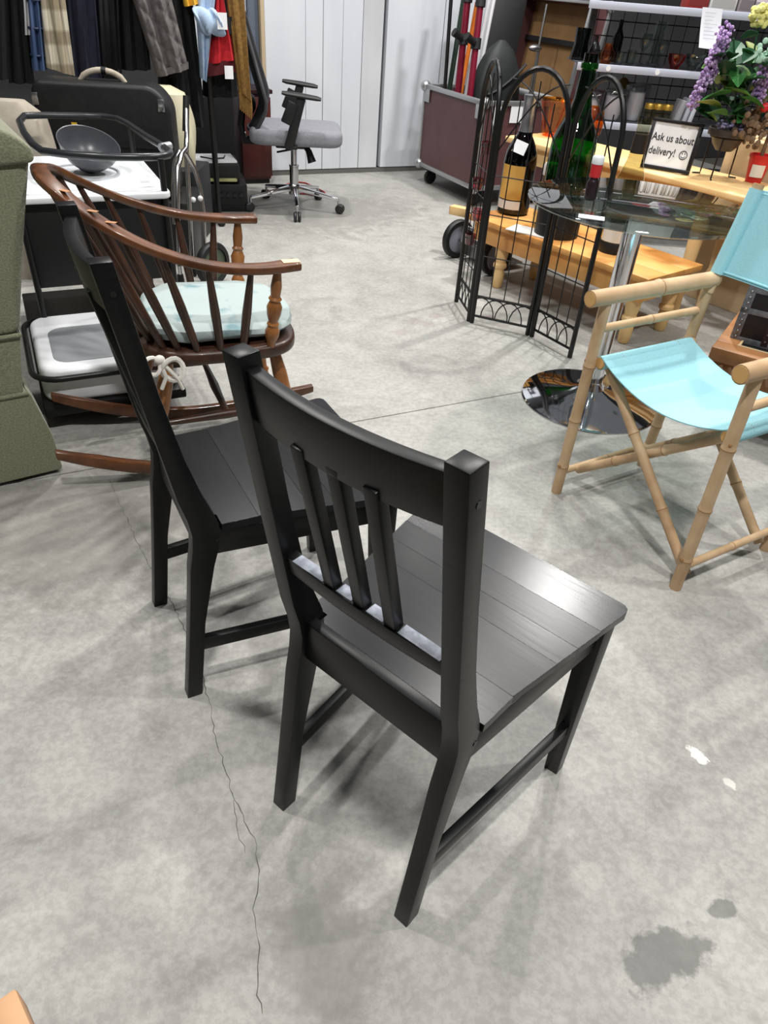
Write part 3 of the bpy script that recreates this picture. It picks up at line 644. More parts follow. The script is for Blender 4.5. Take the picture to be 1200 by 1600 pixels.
def soft_bag(name, label, cat, c, dx, dy, dz, rz, m_, seed=0, handles=False):
    t = thing(name, label, cat, c, rz); mb = MB(); r2 = random.Random(seed); n, k = 32, 12; rows = []
    for j in range(k + 1):
        z = j / k; row = []
        for i in range(n):
            a = 2 * math.pi * i / n; ca, sa = math.cos(a), math.sin(a); e = .5
            w_ = (1 - .22 * z ** 3) * (.92 + .08 * math.sin(math.pi * z)) * (1 if j < k else .55)
            row.append(Vector((math.copysign(abs(ca) ** e, ca) * dx / 2 * w_ * (1 + .03 * math.sin(5 * a + 7 * z + seed)), math.copysign(abs(sa) ** e, sa) * dy / 2 * w_, dz * z)))
        rows.append(row)
    vs = [p for r in rows for p in r]; fs = [(j * n + i, j * n + (i + 1) % n, (j + 1) * n + (i + 1) % n, (j + 1) * n + i) for j in range(k) for i in range(n)]
    fs += [tuple(range(n))[::-1], tuple(k * n + i for i in range(n))]; mb.add(vs, fs); obj('body', mb, m_, t)
    if handles:
        mb = MB(); mb.tube([(-dx * .2, 0, dz * .97), (-dx * .16, 0, dz * 1.12), (0, 0, dz * 1.17), (dx * .16, 0, dz * 1.12), (dx * .2, 0, dz * .97)], .011, 8); obj('handle', mb, m_, t)
    return t
p = aty(228, 165, 3.95); tr_ = tag(obj('storage_box', MB().b2((-.2, -.14, 0), (.2, .14, .36)), dark_plastic, None, bevel=.01), 'dark box under the cream bag beside the suitcase', 'box'); tr_.location = (p.x + .02, 4.1, 0)
soft_bag('cream_bag', 'cream vinyl bag peeking out between the suitcase and the clothes', 'bag', (p.x + .02, 4.1, .362), .34, .2, .36, R(10), cream, 3)
p = aty(12, 160, 3.3); soft_bag('tote_bag', 'taupe and cream bag between the recliner and the suitcase', 'bag', (p.x - .02, 3.32, 0), .36, .24, .72, R(10), taupe_c, 5)

# ================================================================ CHROME WALKER
wk = thing('walking_frame', 'folded chrome walking frame standing by the clothes', 'walking frame', at(300, 425), R(20))
wi = inv(wk)
def P_(px, py, y): return wi(aty(px, py, y))
g0 = wk.location
T = [[(285, 200, 3.46), (289, 300, 3.44), (297, 350, 3.42), (301, 418, 3.4)], [(293, 206, 3.46), (292, 240, 3.46), (297, 330, 3.44)]]
def chrome_tube(name, pts, r=.0115):
    mb = MB(); mb.tube([wi(aty(*q)) for q in pts], r, 10); return obj(name, mb, chrome_worn, wk)
chrome_tube('side_tube', [(273, 350, 3.40), (271, 290, 3.42), (273, 250, 3.45), (280, 236, 3.46), (290, 240, 3.48), (303, 262, 3.5), (312, 292, 3.5), (317, 330, 3.48), (319, 380, 3.46), (320, 425, 3.43)])
chrome_tube('side_tube', [(280, 400, 3.30), (277, 320, 3.32), (277, 265, 3.36), (284, 240, 3.42), (291, 232, 3.5), (292, 205, 3.56), (291, 170, 3.6)])
chrome_tube('cross_tube', [(291, 232, 3.5), (296, 330, 3.47), (301, 420, 3.43)])
mb = MB(); mb.tube([wi(aty(290, 205, 3.58)), wi(aty(291, 150, 3.62))], .015, 10); obj('hand_grip', mb, black_plastic, wk)
for q in ((320, 425, 3.43), (301, 420, 3.43), (280, 415, 3.30)):
    c = wi(aty(*q)); c.z = 0; mb = MB(); mb.lathe([(.016, 0), (.018, .01), (.014, .05)], 12, c); obj('rubber_foot', mb, black_plastic, wk)
    mb = MB(); mb.tube([c + Vector((0, 0, .02)), wi(aty(*q))], .0105, 10); obj('leg_tube', mb, chrome_worn, wk)
for q in ((302, 312), (313, 310)):
    mb = MB(); mb.ell(wi(aty(q[0], q[1], 3.43)), .012, .012, .012); obj('clip', mb, mat('white_clip', (214, 214, 214), .4), wk)
wp = at(335, 445)
wh = thing('black_cart_wheel', 'black rubber wheel behind the rocking chair arm', 'wheel', wp, R(60))
mb = MB(); mb.lathe([(.075, -.02), (.095, -.018), (.1, -.01), (.1, .01), (.095, .018), (.075, .02), (.07, .0)], 32, (0, 0, .1), Matrix.Rotation(R(90), 3, 'X')); obj('tyre', mb, black_plastic, wh)
mb = MB(); mb.lathe([(.001, -.012), (.072, -.010), (.072, .010), (.001, .012)], 24, (0, 0, .1), Matrix.Rotation(R(90), 3, 'X')); obj('hub', mb, mat('green_hub', (70, 84, 66), .5), wh)

# ================================================================ ELECTRONICS ON THE FLOOR UNDER THE RACK
pr0 = at(384, 331)
def floor_box(name, label, cat, px0, px1, py, h, depth, m_, rz=ROOM, z=0, bev=.006):
    a, b = at(px0, py, z), at(px1, py, z); L = (b - a).length
    t = thing(name, label, cat, (a + b) / 2, math.atan2((b - a).y, (b - a).x)); mb = MB(); mb.b2((-L / 2, 0, 0), (L / 2, depth, h)); obj('body', mb, m_, t, bevel=bev); t['L'] = L; return t
pt = floor_box('amplifier', 'black audio unit on the floor beside the office chair', 'amplifier', 288, 388, 331, .16, .32, black_plastic)
L = pt['L']; del pt['L']
for k in range(3): mb = MB(); mb.b2((-L / 2 + .02, -.004, .03 + .045 * k), (L / 2 - .02, .001, .034 + .045 * k)); obj('front_groove', mb, dark_plastic, pt)
for k in range(4): mb = MB(); mb.tube([(L * (.1 + .1 * k), -.012, .10), (L * (.1 + .1 * k), .0, .10)], .012, 12); obj('knob', mb, dark_plastic, pt)
pw = thing('printer', 'black printer with papers on top, stacked on the audio unit', 'printer', pt.location + Vector((-.02, .02, .1605)), pt.rotation_euler.z)
mb = MB(); mb.b2((-.2, 0, 0), (.17, .28, .11)); obj('body', mb, black_plastic, pw, bevel=.012)
mb = MB(); mb.b2((-.17, -.03, .015), (.15, .02, .03)); obj('output_tray', mb, mat('olive_card', (170, 172, 120), .6), pw, bevel=.003)
pp = tag(obj('paper_stack', MB().b2((-.17, -.02, 0), (.13, .2, .012)), white_paper, None, bevel=.002), 'stack of white paper lying on the black printer', 'paper'); pp.location = pw.location + Vector((0.02, .03, .111)); pp.rotation_euler.z = pt.rotation_euler.z + .1
a = pp.location; mb = MB(); mb.tube([a + Vector(q) for q in ((-.1, .05, .017), (-.02, .0, .02), (.04, .06, .018), (.03, .13, .017))], .004, 6); tag(obj('thin_cable', mb, black_plastic), 'thin black cable curled over the paper stack', 'cable')
# dark red cabinet behind the office chair
cb = thing('wooden_cabinet', 'dark mahogany cabinet behind the office chair', 'cabinet', (-1.20, 5.36, 0), ROOM)
mahog = mat('mahogany', (58, 22, 20), .4, c2=(78, 32, 28), scale=6)
mb = MB(); mb.b2((.02, -.02, .03), (.22, .22, .56)); obj('body', mb, mahog, cb, bevel=.004)
mb = MB(); mb.b2((.0, -.04, .56), (.24, .24, .585)); obj('top_board', mb, mat('dark_mahogany', (40, 18, 18), .35), cb, bevel=.004)
mb = MB(); mb.b2((.03, -.01, 0), (.21, .21, .03)); obj('plinth', mb, black_plastic, cb)
for x0 in (.015,): 
    mb = MB(); mb.b2((x0, -.035, .05), (x0 + .21, -.02, .54)); d = obj('door', mb, mahog, cb, bevel=.003)
    mb = MB(); mb.ell((x0 + (.19 if x0 < -.1 else .02), -.043, .33), .01, .01, .01); obj('knob', mb, steel, d)
# black speaker box on the floor between rack and cabinet
sp2 = thing('speaker_box', 'black speaker cabinet in the dark under the hanging coats', 'speaker', (-1.36, 5.10, 0), ROOM)
mb = MB(); mb.b2((-.34, 0, 0), (.2, .28, .56)); obj('body', mb, black_plastic, sp2, bevel=.008)
mb = MB(); mb.lathe([(.001, 0), (.12, 0), (.135, -.006), (.14, .004)], 32, (-.04, -.002, .2), Matrix.Rotation(R(90), 3, 'X')); obj('cone', mb, dark_plastic, sp2)
# red cable
mb = MB(); mb.tube([at(*q, .006) for q in ((446, 288), (462, 284), (478, 286), (495, 294), (507, 300), (508, 305), (498, 307), (480, 303), (462, 302))], .005, 8)
tag(obj('red_cable', mb, mat('red_cable', (150, 46, 40), .5)), 'thin red cable lying on the floor behind the office chair', 'cable')

# ================================================================ OFFICE CHAIR
oc = thing('office_chair', 'grey office swivel chair with black mesh back and chrome star base', 'chair', at(460, 326), R(9))
hubc = Vector((0, 0, 0))
for k in range(5):
    a = R(-87 + 72 * k); d = Vector((math.cos(a), math.sin(a), 0))
    mb = MB(); mb.beam(d * .03 + Vector((0, 0, .125)), d * .29 + Vector((0, 0, .082)), .032, .034, side=(-d.y, d.x, 0), w1=.022, d1=.018); ar = obj('base_arm', mb, chrome, oc, bevel=.005, seg=3)
    c = d * .29; mb = MB(); mb.tube([c + Vector((0, 0, .05)), c + Vector((0, 0, .085))], .008, 10); obj('caster_stem', mb, chrome_worn, ar)
    for s in (-1, 1):
        q = c + Vector((-d.y, d.x, 0)) * s * .013 + d * .01
        mb = MB(); mb.lathe([(.001, -.009), (.022, -.009), (.0285, -.004), (.0285, .004), (.022, .009), (.001, .009)], 20, (q.x, q.y, .0285), Matrix.Rotation(a, 3, 'Z') @ Matrix.Rotation(R(90), 3, 'X')); obj('caster', mb, mat('caster_grey', (40, 40, 42), .35), ar)
mb = MB(); mb.lathe([(.034, .09), (.036, .10), (.036, .14), (.030, .15), (.0275, .15), (.0275, .25), (.030, .252), (.030, .262), (.018, .264), (.018, .37)], 24); obj('gas_lift', mb, chrome_worn, oc)
mb = MB(); mb.b2((-.11, -.09, .365), (.10, .09, .40)); obj('mechanism', mb, black_plastic, oc, bevel=.01)
mb = MB(); mb.tube([(.06, -.05, .385), (.09, -.1, .36), (.11, -.11, .30)], [.012, .018, .026], 10); obj('tension_knob', mb, black_plastic, oc)
mb = MB(); mb.tube([(-.02, -.08, .36), (-.1, -.13, .352)], .006, 8); obj('lever', mb, black_plastic, oc)
mb = MB(); mb.prism(rrect(-.26, .29, -.24, .24, .09, 8), .40, .485); obj('seat', mb, grey_fabric, oc, bevel=.03, seg=5)
for s in (-1, 1):
    mb = MB(); mb.beam((-.03, s * .27, .40), (.045, s * .275, .66), .055, .02, side=(1, 0, 0), w1=.05); ap = obj('arm_post', mb, black_plastic, oc, bevel=.006)
    mb = MB(); mb.beam((-.045, s * .275, .53), (.0, s * .278, .635), .06, .03, side=(1, 0, 0)); obj('arm_sleeve', mb, black_plastic, ap, bevel=.006)
    mb = MB(); mb.b2((-.05, min(s * .15, s * .28), .395), (.02, max(s * .15, s * .28), .412)); obj('arm_bracket', mb, black_plastic, oc, bevel=.004)
    mb = MB(); mb.tube([(-.065, s * .275, .682), (-.04, s * .275, .678), (.05, s * .275, .670), (.13, s * .275, .662), (.155, s * .275, .658)], [.018, .026, .030, .026, .018], 12, flat=.5); obj('arm_pad', mb, black_plastic, oc)
mesh_m = mat('black_mesh', (22, 22, 25), .8, c2=(34, 34, 38), scale=400)
P = []
for i in range(15):
    v = i / 14; row = []
    z = .46 + .56 * v; xx = -.225 + .08 * math.sin(min(1, v * 3) * math.pi / 2) - .17 * max(0, v - .25)
    hw_ = .225 * (1 - .25 * max(0, v - .6) ** 2 * 4) * (.85 + .15 * math.sin(math.pi * min(1, v * 1.6)))
    for j in range(13):
        y = -hw_ + 2 * hw_ * j / 12; row.append(Vector((xx - .045 * (1 - (y / hw_) ** 2), y, z)))
    P.append(row)
mb = MB(); mb.grid(P, .006, (1, 0, 0)); obj('mesh_back', mb, mesh_m, oc)
edge = [r[0] for r in P] + [p for p in P[-1][1:-1]] + [r[-1] for r in P[::-1]] + [p for p in P[0][-2:0:-1]]
mb = MB(); mb.tube(edge, .011, 8, closed=True); obj('back_frame', mb, mat('grey_frame', (64, 64, 68), .45), oc)
mb = MB(); mb.tube([(-.10, 0, .385), (-.30, 0, .39), (-.315, 0, .47), (-.28, 0, .66)], [.025, .025, .022, .018], 10); obj('back_spine', mb, black_plastic, oc)
mb = MB(); mb.ell((-.25, 0, .58), .03, .17, .05); obj('lumbar_pad', mb, black_plastic, oc)

# ================================================================ CLOTHES RACK
RK = Vector((-1.03, 4.42, 0)); RA = R(24); rd = Vector((math.cos(RA), math.sin(RA), 0)); rn = Vector((-rd.y, rd.x, 0))
rk = thing('clothes_rack', 'black metal clothes rack holding the row of hanging coats', 'clothes rack', RK - rd * 1.6, RA)
mb = MB(); mb.tube([(-.25, 0, 1.62), (1.52, 0, 1.62)], .016, 12); obj('hanging_rail', mb, black_metal, rk)
for x in (-.25, 1.50):
    mb = MB(); mb.tube([(x, 0, .03), (x, 0, 1.62)], .016, 12); obj('upright', mb, black_metal, rk)
    mb = MB(); mb.tube([(x, -.10, .02), (x, .35, .02)], .018, 10); obj('foot', mb, black_metal, rk)
def cloth(name, c, c2=None, sc=30, **k): return mat(name, c, k.pop('rough', .9), c2=c2, scale=sc, bump=k.pop('bump', .25), **k)
black_cloth = cloth('black_cloth', (15, 15, 17), (22, 22, 25)); navy = cloth('navy_cloth', (20, 22, 38), (27, 29, 48)); leather = cloth('black_leather', (17, 18, 20), (26, 27, 30), 14, rough=.42, bump=.4)
blue_puff = cloth('blue_nylon', (66, 84, 120), (80, 100, 136), 10, rough=.5); white_cl = cloth('white_cloth', (206, 206, 206)); grey_quilt = cloth('grey_quilt', (84, 80, 80), (98, 94, 93), 60)
ltblue = cloth('pale_blue_cloth', (150, 172, 200), (172, 192, 216), 20); red_cl = cloth('red_cloth', (176, 24, 34), (190, 34, 42), 40); yellow_cl = cloth('yellow_cloth', (226, 172, 52)); mustard = cloth('mustard_knit', (106, 78, 34), (134, 100, 48), 70)
maroon_cl = cloth('maroon_cloth', (70, 16, 22), (84, 22, 28), 30)
def plaid():
    M = bpy.data.materials.new('plaid_flannel'); M.use_nodes = True; nt = M.node_tree; N = nt.nodes; L = nt.links; b = N['Principled BSDF']; b.inputs['Roughness'].default_value = .95
    tc = N.new('ShaderNodeTexCoord'); col_ = None
    def band(axis, sc, ph, th):
        sx = N.new('ShaderNodeSeparateXYZ'); L.new(tc.outputs['Object'], sx.inputs[0]); m1 = N.new('ShaderNodeMath'); m1.operation = 'MULTIPLY_ADD'; L.new(sx.outputs[axis], m1.inputs[0]); m1.inputs[1].default_value = sc; m1.inputs[2].default_value = ph
        m2 = N.new('ShaderNodeMath'); m2.operation = 'SINE'; L.new(m1.outputs[0], m2.inputs[0]); m3 = N.new('ShaderNodeMapRange'); L.new(m2.outputs[0], m3.inputs[0]); m3.inputs[1].default_value = th - .3; m3.inputs[2].default_value = th + .3; return m3.outputs[0]
    c = srgb((206, 198, 178)) + (1,)
    for f, k in ((band('X', 70, 0, .2), (150, 138, 112)), (band('Z', 46, .6, .25), (120, 104, 78)), (band('X', 140, 1, .8), (88, 76, 58))):
        m = N.new('ShaderNodeMix'); m.data_type = 'RGBA'; mu = N.new('ShaderNodeMath'); mu.operation = 'MULTIPLY'; L.new(f, mu.inputs[0]); mu.inputs[1].default_value = .65; L.new(mu.outputs[0], m.inputs[0])
        if isinstance(c, tuple): m.inputs[6].default_value = c
        else: L.new(c, m.inputs[6])
        m.inputs[7].default_value = srgb(k) + (1,); c = m.outputs[2]
    L.new(c, b.inputs['Base Color']); return M
plaid_m = plaid()
def garment(name, label, cat, hem, top, m_, dep=0.0, thick=.11, seed=1, quilt=False, extra=None, folds=3, zt=1.60):
    """hem: (px_left, px_right, py_left, py_right); top: (px_left, px_right) where it leaves the picture's top edge; hangs from the rail"""
    base = RK + rn * dep
    A0, A1 = pl(hem[0], hem[2], base, RA), pl(hem[1], hem[3], base, RA); B0, B1 = pl(top[0], 0, base, RA), pl(top[1], 0, base, RA)
    c = (A0 + A1) / 2; t = thing(name, label, cat, (c.x, c.y, min(A0.z, A1.z)), RA, 'clothes on the rack'); iv_ = inv(t)
    a0, a1, b0, b1 = [iv_(p) for p in (A0, A1, B0, B1)]; H_ = zt - t.location.z
    r2 = random.Random(seed); ph = r2.uniform(0, 6); rows = []; n, k = (36, 20) if not quilt else (130, 110)
    for j in range(k + 1):
        v = j / k; zz = lambda a_, b_: a_.z + (H_ - a_.z) * v
        def edge(a_, b_):
            z = a_.z + (H_ - a_.z) * v; s_ = (z - a_.z) / max(b_.z - a_.z, .01); return a_.x + (b_.x - a_.x) * min(s_, 1.25), z
        (xl, zl), (xr, zr) = edge(a0, b0), edge(a1, b1); xm, hw_ = (xl + xr) / 2, (xr - xl) / 2
        if v > .9: hw_ *= max(.25, 1 - ((v - .9) / .1) ** 2 * .7)
        row = []
        for i in range(n):
            a = 2 * math.pi * i / n; ca, sa = math.cos(a), math.sin(a)
            x = math.copysign(abs(ca) ** .7, ca); f = math.sin(folds * 2.2 * x + ph + 1.5 * v) * .16 + math.sin(folds * 5 * x + 2 * ph) * .06
            y = (math.copysign(abs(sa) ** .7, sa) * (.5 - .1 * v) + f * (1 - .4 * v)) * thick
            if quilt and sa < 0:
                q1, q2 = (x * hw_ + zl * .8) * 40, (x * hw_ - zl * .8) * 40; y -= .013 * (abs(math.sin(q1)) * abs(math.sin(q2))) ** .4
            row.append(Vector((xm + x * hw_, y, zl + (zr - zl) * (x + 1) / 2)))
        rows.append(row)
    vs = [p for r in rows for p in r]; fs = [(j * n + i, j * n + (i + 1) % n, (j + 1) * n + (i + 1) % n, (j + 1) * n + i) for j in range(k) for i in range(n)] + [tuple(range(n))[::-1], tuple(k * n + i for i in range(n))]
    mb = MB(); mb.add(vs, fs); obj('cloth_body', mb, m_, t)
    if extra: extra(t, a0, a1, b0, b1, thick)
    top_c = Vector(((rows[-1][0].x + rows[-1][n // 2].x) / 2, -dep * 0, H_)); hk = iv_(RK); yoff = -iv_(base).y + hk.y
    mb = MB(); mb.tube([top_c + Vector((0, 0, -.02)), top_c + Vector((0, yoff * .5, .012)), top_c + Vector((0, yoff, .030))], .004, 6); obj('hanger_hook', mb, steel, t)
    return t
def hemband(m_, h=.03, dz=0):
    def f(t, a0, a1, b0, b1, th):
        mb = MB(); xm, hw_ = (a0.x + a1.x) / 2, (a1.x - a0.x) / 2; pts = []
        for i in range(28):
            a = 2 * math.pi * i / 28; x = math.copysign(abs(math.cos(a)) ** .7, math.cos(a)); pts.append(Vector((xm + x * hw_ * 1.02, math.copysign(abs(math.sin(a)) ** .7, math.sin(a)) * th * .56, a0.z + (a1.z - a0.z) * (x + 1) / 2 + dz)))
        mb.grid([pts + pts[:1], [p + Vector((0, 0, h)) for p in pts + pts[:1]]]); obj('hem_band', mb, m_, t)
    return f
G = [
 ('coat', 'long black coat at the left end of the clothes rack', 'coat', (-60, 20, 118, 122), (-60, 18), black_cloth, 0, .16, 1),
 ('coat', 'second black coat from the left on the rack, beside the white sleeve', 'coat', (14, 54, 128, 128), (10, 40), black_cloth, .02, .14, 2),
 ('shirt', 'white shirt sleeve just showing left of the blue puffer jacket', 'shirt', (38, 50, 54, 54), (35, 48), white_cl, -.03, .06, 3),
 ('puffer_jacket', 'slate blue quilted puffer jacket sleeve beside the plaid shirt', 'jacket', (50, 74, 108, 108), (42, 64), blue_puff, -.05, .10, 4),
 ('plaid_shirt', 'cream and brown plaid flannel shirt on the rack', 'shirt', (72, 117, 104, 118), (63, 102), plaid_m, -.07, .09, 5),
 ('jacket', 'dark navy jacket right of the plaid shirt', 'jacket', (112, 160, 124, 124), (102, 150), navy, .0, .13, 6),
 ('leather_jacket', 'shiny black leather jacket right of the navy jacket', 'jacket', (156, 192, 122, 122), (148, 186), leather, -.01, .12, 7),
 ('coat', 'black coat with a white zip pull left of the grey quilted jacket', 'coat', (188, 236, 108, 108), (184, 226), black_cloth, .03, .12, 8),
 ('quilted_jacket', 'grey diamond quilted jacket hanging over the black trousers', 'jacket', (245, 294, 119, 106), (208, 268), grey_quilt, -.10, .10, 9),
 ('trousers', 'long black trousers hanging below the grey quilted jacket', 'trousers', (252, 296, 205, 205), (238, 276), black_cloth, .0, .10, 10),
 ('coat', 'black coat right of the grey quilted jacket', 'coat', (290, 322, 196, 196), (270, 300), black_cloth, .04, .12, 11),
 ('top', 'yellow top cut off by the top edge of the picture', 'top', (288, 310, 10, 6), (286, 308), yellow_cl, -.06, .06, 12),
 ('blouse', 'pale blue rumpled blouse beside the red striped jersey', 'blouse', (314, 322, 122, 128), (306, 336), ltblue, -.05, .08, 13),
 ('jersey', 'black and red striped jersey with white tag', 'jersey', (322, 368, 100, 92), (334, 350), red_cl, -.02, .08, 14),
 ('scarf', 'mustard brown fringed scarf at the right end of the rack', 'scarf', (372, 392, 140, 158), (354, 382), mustard, -.04, .06, 15),
 ('coat', 'black coat behind the red jersey', 'coat', (318, 372, 150, 150), (318, 362), black_cloth, .10, .12, 16),
]
for a in G:
    nm, lb, ct_, hem, top, m_, dep, th, sd = a
    ex = None
    if nm == 'puffer_jacket':
        def ex(t, a0, a1, b0, b1, th):
            for q in (.06, .17, .28):
                mb = MB(); xm, hw_ = (a0.x + a1.x) / 2 + (b0.x - a0.x) * q / max(b0.z, .1), (a1.x - a0.x) / 2
                mb.tube([Vector((xm + math.cos(2 * math.pi * i / 20) * hw_ * 1.0, math.sin(2 * math.pi * i / 20) * th * .56, q)) for i in range(20)], .006, 6, closed=True); obj('stitch_band', mb, mat('blue_seam', (34, 46, 78), .6), t)
    if nm == 'quilted_jacket': ex = hemband(grey_quilt, .03)
    if nm == 'jersey':
        def ex(t, a0, a1, b0, b1, th):
            hemband(black_cloth, .075, .115)(t, a0, a1, b0, b1, th)
            mb = MB(); mb.box(((a0.x + a1.x) / 2 + .03, -th * .62, -.03), (.045, .003, .06)); obj('price_tag', mb, white_paper, t)
            hemband(maroon_cl, .06, -.055)(t, a0, a1, b0, b1, th * .8)
    if nm == 'scarf':
        def ex(t, a0, a1, b0, b1, th):
            for i in range(7):
                x = a0.x + (a1.x - a0.x) * (i + .5) / 7; z = a0.z + (a1.z - a0.z) * (i + .5) / 7
                mb = MB(); mb.tube([(x, -.01, z + .02), (x + .003, -.012, z - .04), (x, -.01, z - .09)], [.008, .007, .004], 6); obj('fringe', mb, mustard, t)
    garment(nm, lb, ct_, hem, top, m_, dep, th, sd, nm == 'quilted_jacket', ex)
# crumpled cuff of the pale blouse, hanging on its sleeve
bl = [o for o in bpy.data.objects if o.name == 'blouse'][0]; c = inv(bl)(pl(327, 34, RK - rn * .10, RA))
mb = MB(); mb.ell((0, 0, 0), .09, .045, .055, 40, 26)
mb.v = [(c.x + x * .9 + z * .25 + .010 * math.sin(70 * z + 40 * x), c.y + y + .010 * math.sin(90 * x + 60 * z), c.z + z - x * .25 + .010 * math.sin(60 * x + 30 * y)) for x, y, z in mb.v]; obj('rolled_cuff', mb, ltblue, bl)
mb = MB(); mb.box(inv(bl)(pl(347, 33, RK - rn * .14, RA)), (.05, .003, .07)); obj('price_tag', mb, white_paper, bl)

# ================================================================ FLIGHT CASE
maroon = mat('maroon_laminate', (84, 54, 56), .45, c2=(92, 60, 61), scale=5); alu = mat('aluminium_edge', (176, 178, 180), .35, .8); card = mat('bare_plywood', (150, 116, 76), .8, c2=(128, 96, 60), scale=4)
NLc = at(740, 297, .12); NLc.z = 0
fc = thing('flight_case', 'open maroon flight case on casters with aluminium edges by the white door', 'flight case', NLc, ROOM)
LX, LY, Z0, Z1 = .62, .80, .13, .635
for nm, a, b in (('left_panel', (0, .01, Z0), (.012, LY - .01, Z1)), ('front_panel', (.01, 0, Z0), (LX - .01, .012, Z1)), ('right_panel', (LX - .012, .01, Z0), (LX, LY - .01, Z1)), ('back_panel', (.01, LY - .012, Z0), (LX - .01, LY, Z1)), ('bottom_panel', (.01, .01, Z0), (LX - .01, LY - .01, Z0 + .012))):
    mb = MB(); mb.b2(a, b); obj(nm, mb, maroon, fc)
def ebar(a, b, w=.028):
    mb = MB(); lo = [min(a[i], b[i]) - w / 2 for i in range(3)]; hi = [max(a[i], b[i]) + w / 2 for i in range(3)]; mb.b2(lo, hi); obj('edge_bar', mb, alu, fc, bevel=.004)
for z in (Z0, Z1):
    ebar((0, 0, z), (LX, 0, z)); ebar((0, LY, z), (LX, LY, z)); ebar((0, 0, z), (0, LY, z)); ebar((LX, 0, z), (LX, LY, z))
for x in (0, LX):
    for y in (0, LY):
        ebar((x, y, Z0), (x, y, Z1), .022)
        for z in (Z0, Z1): mb = MB(); mb.ell((x, y, z), .036, .036, .036, 14, 8); obj('ball_corner', mb, alu, fc)
for y in (LY - .05, .05): mb = MB(); mb.box((-.009, y, Z1 - .05), (.006, .07, .09)); obj('corner_plate', mb, alu, fc, bevel=.002)
for x, y in ((.06, .08), (LX - .06, .08), (.06, LY - .08), (LX - .06, LY - .08)):
    mb = MB(); mb.box((x, y, .105), (.06, .05, .03)); k = obj('caster_plate', mb, black_plastic, fc)
    mb = MB(); mb.lathe([(.001, -.016), (.042, -.016), (.047, -.01), (.047, .01), (.042, .016), (.001, .016)], 24, (x, y, .047), Matrix.Rotation(R(90), 3, 'X')); obj('caster', mb, black_plastic, fc)
# lid hinged on the right end, leaning back
LM = Matrix.Rotation(R(7), 3, 'Y'); l0 = Vector((LX + .02, 0, Z1 + .02))
def lidbox(name, a, b, m_, bev=0):
    mb = MB(); c = Vector([(a[i] + b[i]) / 2 for i in range(3)]); mb.box(l0 + LM @ c, [abs(b[i] - a[i]) for i in range(3)], rot=LM); return obj(name, mb, m_, fc, bevel=bev)
lidbox('lid_panel', (.13, 0, 0), (.145, LY, .54), card); 
for nm, a, b in (('lid_side', (0, 0, 0), (.145, .012, .54)), ('lid_side', (0, LY - .012, 0), (.145, LY, .54)), ('lid_side', (0, 0, .53), (.145, LY, .54))): lidbox(nm, a, b, maroon)
for x in (0, .145):
    for y in (0, LY): lidbox('lid_edge', (x - .012, y - .012, 0), (x + .012, y + .012, .54), alu, .003)
    lidbox('lid_edge', (x - .012, -.012, .528), (x + .012, LY + .012, .552), alu, .003)
lidbox('lid_brace', (.10, .02, .30), (.125, LY - .02, .33), black_plastic)
for y in (0,): mb = MB(); mb.ell(l0 + LM @ Vector((.145, y, .54)), .034, .034, .034); obj('ball_corner', mb, alu, fc)
mb = MB(); mb.box((.26, -.010, .575), (.12, .002, .10)); obj('paper_note', mb, white_paper, fc)
mb = MB(); mb.box((.11, -.010, .57), (.07, .002, .12)); obj('paper_note', mb, white_paper, fc)
fi = inv(fc)
# things standing in the case
def leaning(name, label, cat, base, top, r, m_, parts=None, group='sports gear in the flight case'):
    b = Vector(base); t = thing(name, label, cat, fc.matrix_basis @ Vector((0, 0, 0)), ROOM, group)
    t.location = Matrix.Translation(NLc) @ Matrix.Rotation(ROOM, 4, 'Z') @ b; d = Vector(top) - b
    mb = MB(); mb.tube([Vector((0, 0, 0)), d * .5, d], r, 10); obj('shaft', mb, m_, t)
    if parts: parts(t, d)
    return t
maroon_tube = mat('maroon_gloss', (112, 20, 42), .3); white_tube = mat('white_tube', (206, 206, 210), .35); orange_p = mat('orange_plastic', (208, 110, 30), .5)
def joints(t, d):
    for k in (.62, .8):
        mb = MB(); c = d * k; mb.tube([c - d.normalized() * .03, c + d.normalized() * .03], .034, 10); obj('clamp', mb, dark_plastic, t)
    mb = MB(); mb.tube([d * .62 + Vector((-.02, -.02, 0)), d * .62 + Vector((-.09, -.02, .04))], [.018, .026], 10); obj('lever', mb, black_plastic, t)
T0 = Z0 + .02
leaning('tripod', 'maroon tripod leaning furthest left in the flight case', 'tripod', (.05, .42, T0), (.12, .56, 1.42), .024, maroon_tube, joints)
leaning('tripod', 'second maroon tripod from the left, leaning behind the sports bag', 'tripod', (.06, .28, T0), (.15, .44, 1.40), .022, maroon_tube, joints)
leaning('pole', 'thin black pole at the far left of the flight case', 'pole', (.04, .56, T0), (.07, .70, 1.40), .013, black_metal)
for i, (x, lb) in enumerate(((.17, 'white pole leaning next to the orange stick'), (.21, 'white pole leaning in the middle of the flight case'), (.25, 'white pole leaning nearest the black board'))):
    leaning('pole', lb, 'pole', (x, .60, T0), (x + .18, .68, 1.42), .014, white_tube)
leaning('stick', 'orange stick leaning left of the white poles', 'stick', (.12, .58, T0), (.25, .64, 1.14), .016, orange_p)
leaning('stick', 'dark green stick leaning behind the orange stick', 'stick', (.08, .66, T0), (.22, .74, 1.4), .018, mat('dark_green', (30, 50, 38), .5))
def clubhead(t, d):
    mb = MB(); mb.ell(d + Vector((-.03, 0, .0)), .05, .025, .02); obj('club_head', mb, steel, t)
leaning('golf_club', 'silver headed golf club standing in front of the lid', 'golf club', (.44, .10, T0), (.45, .14, .93), .008, steel, clubhead)
leaning('golf_club', 'thin grey shaft leaning against the lid', 'golf club', (.50, .26, T0), (.60, .34, 1.16), .008, steel)
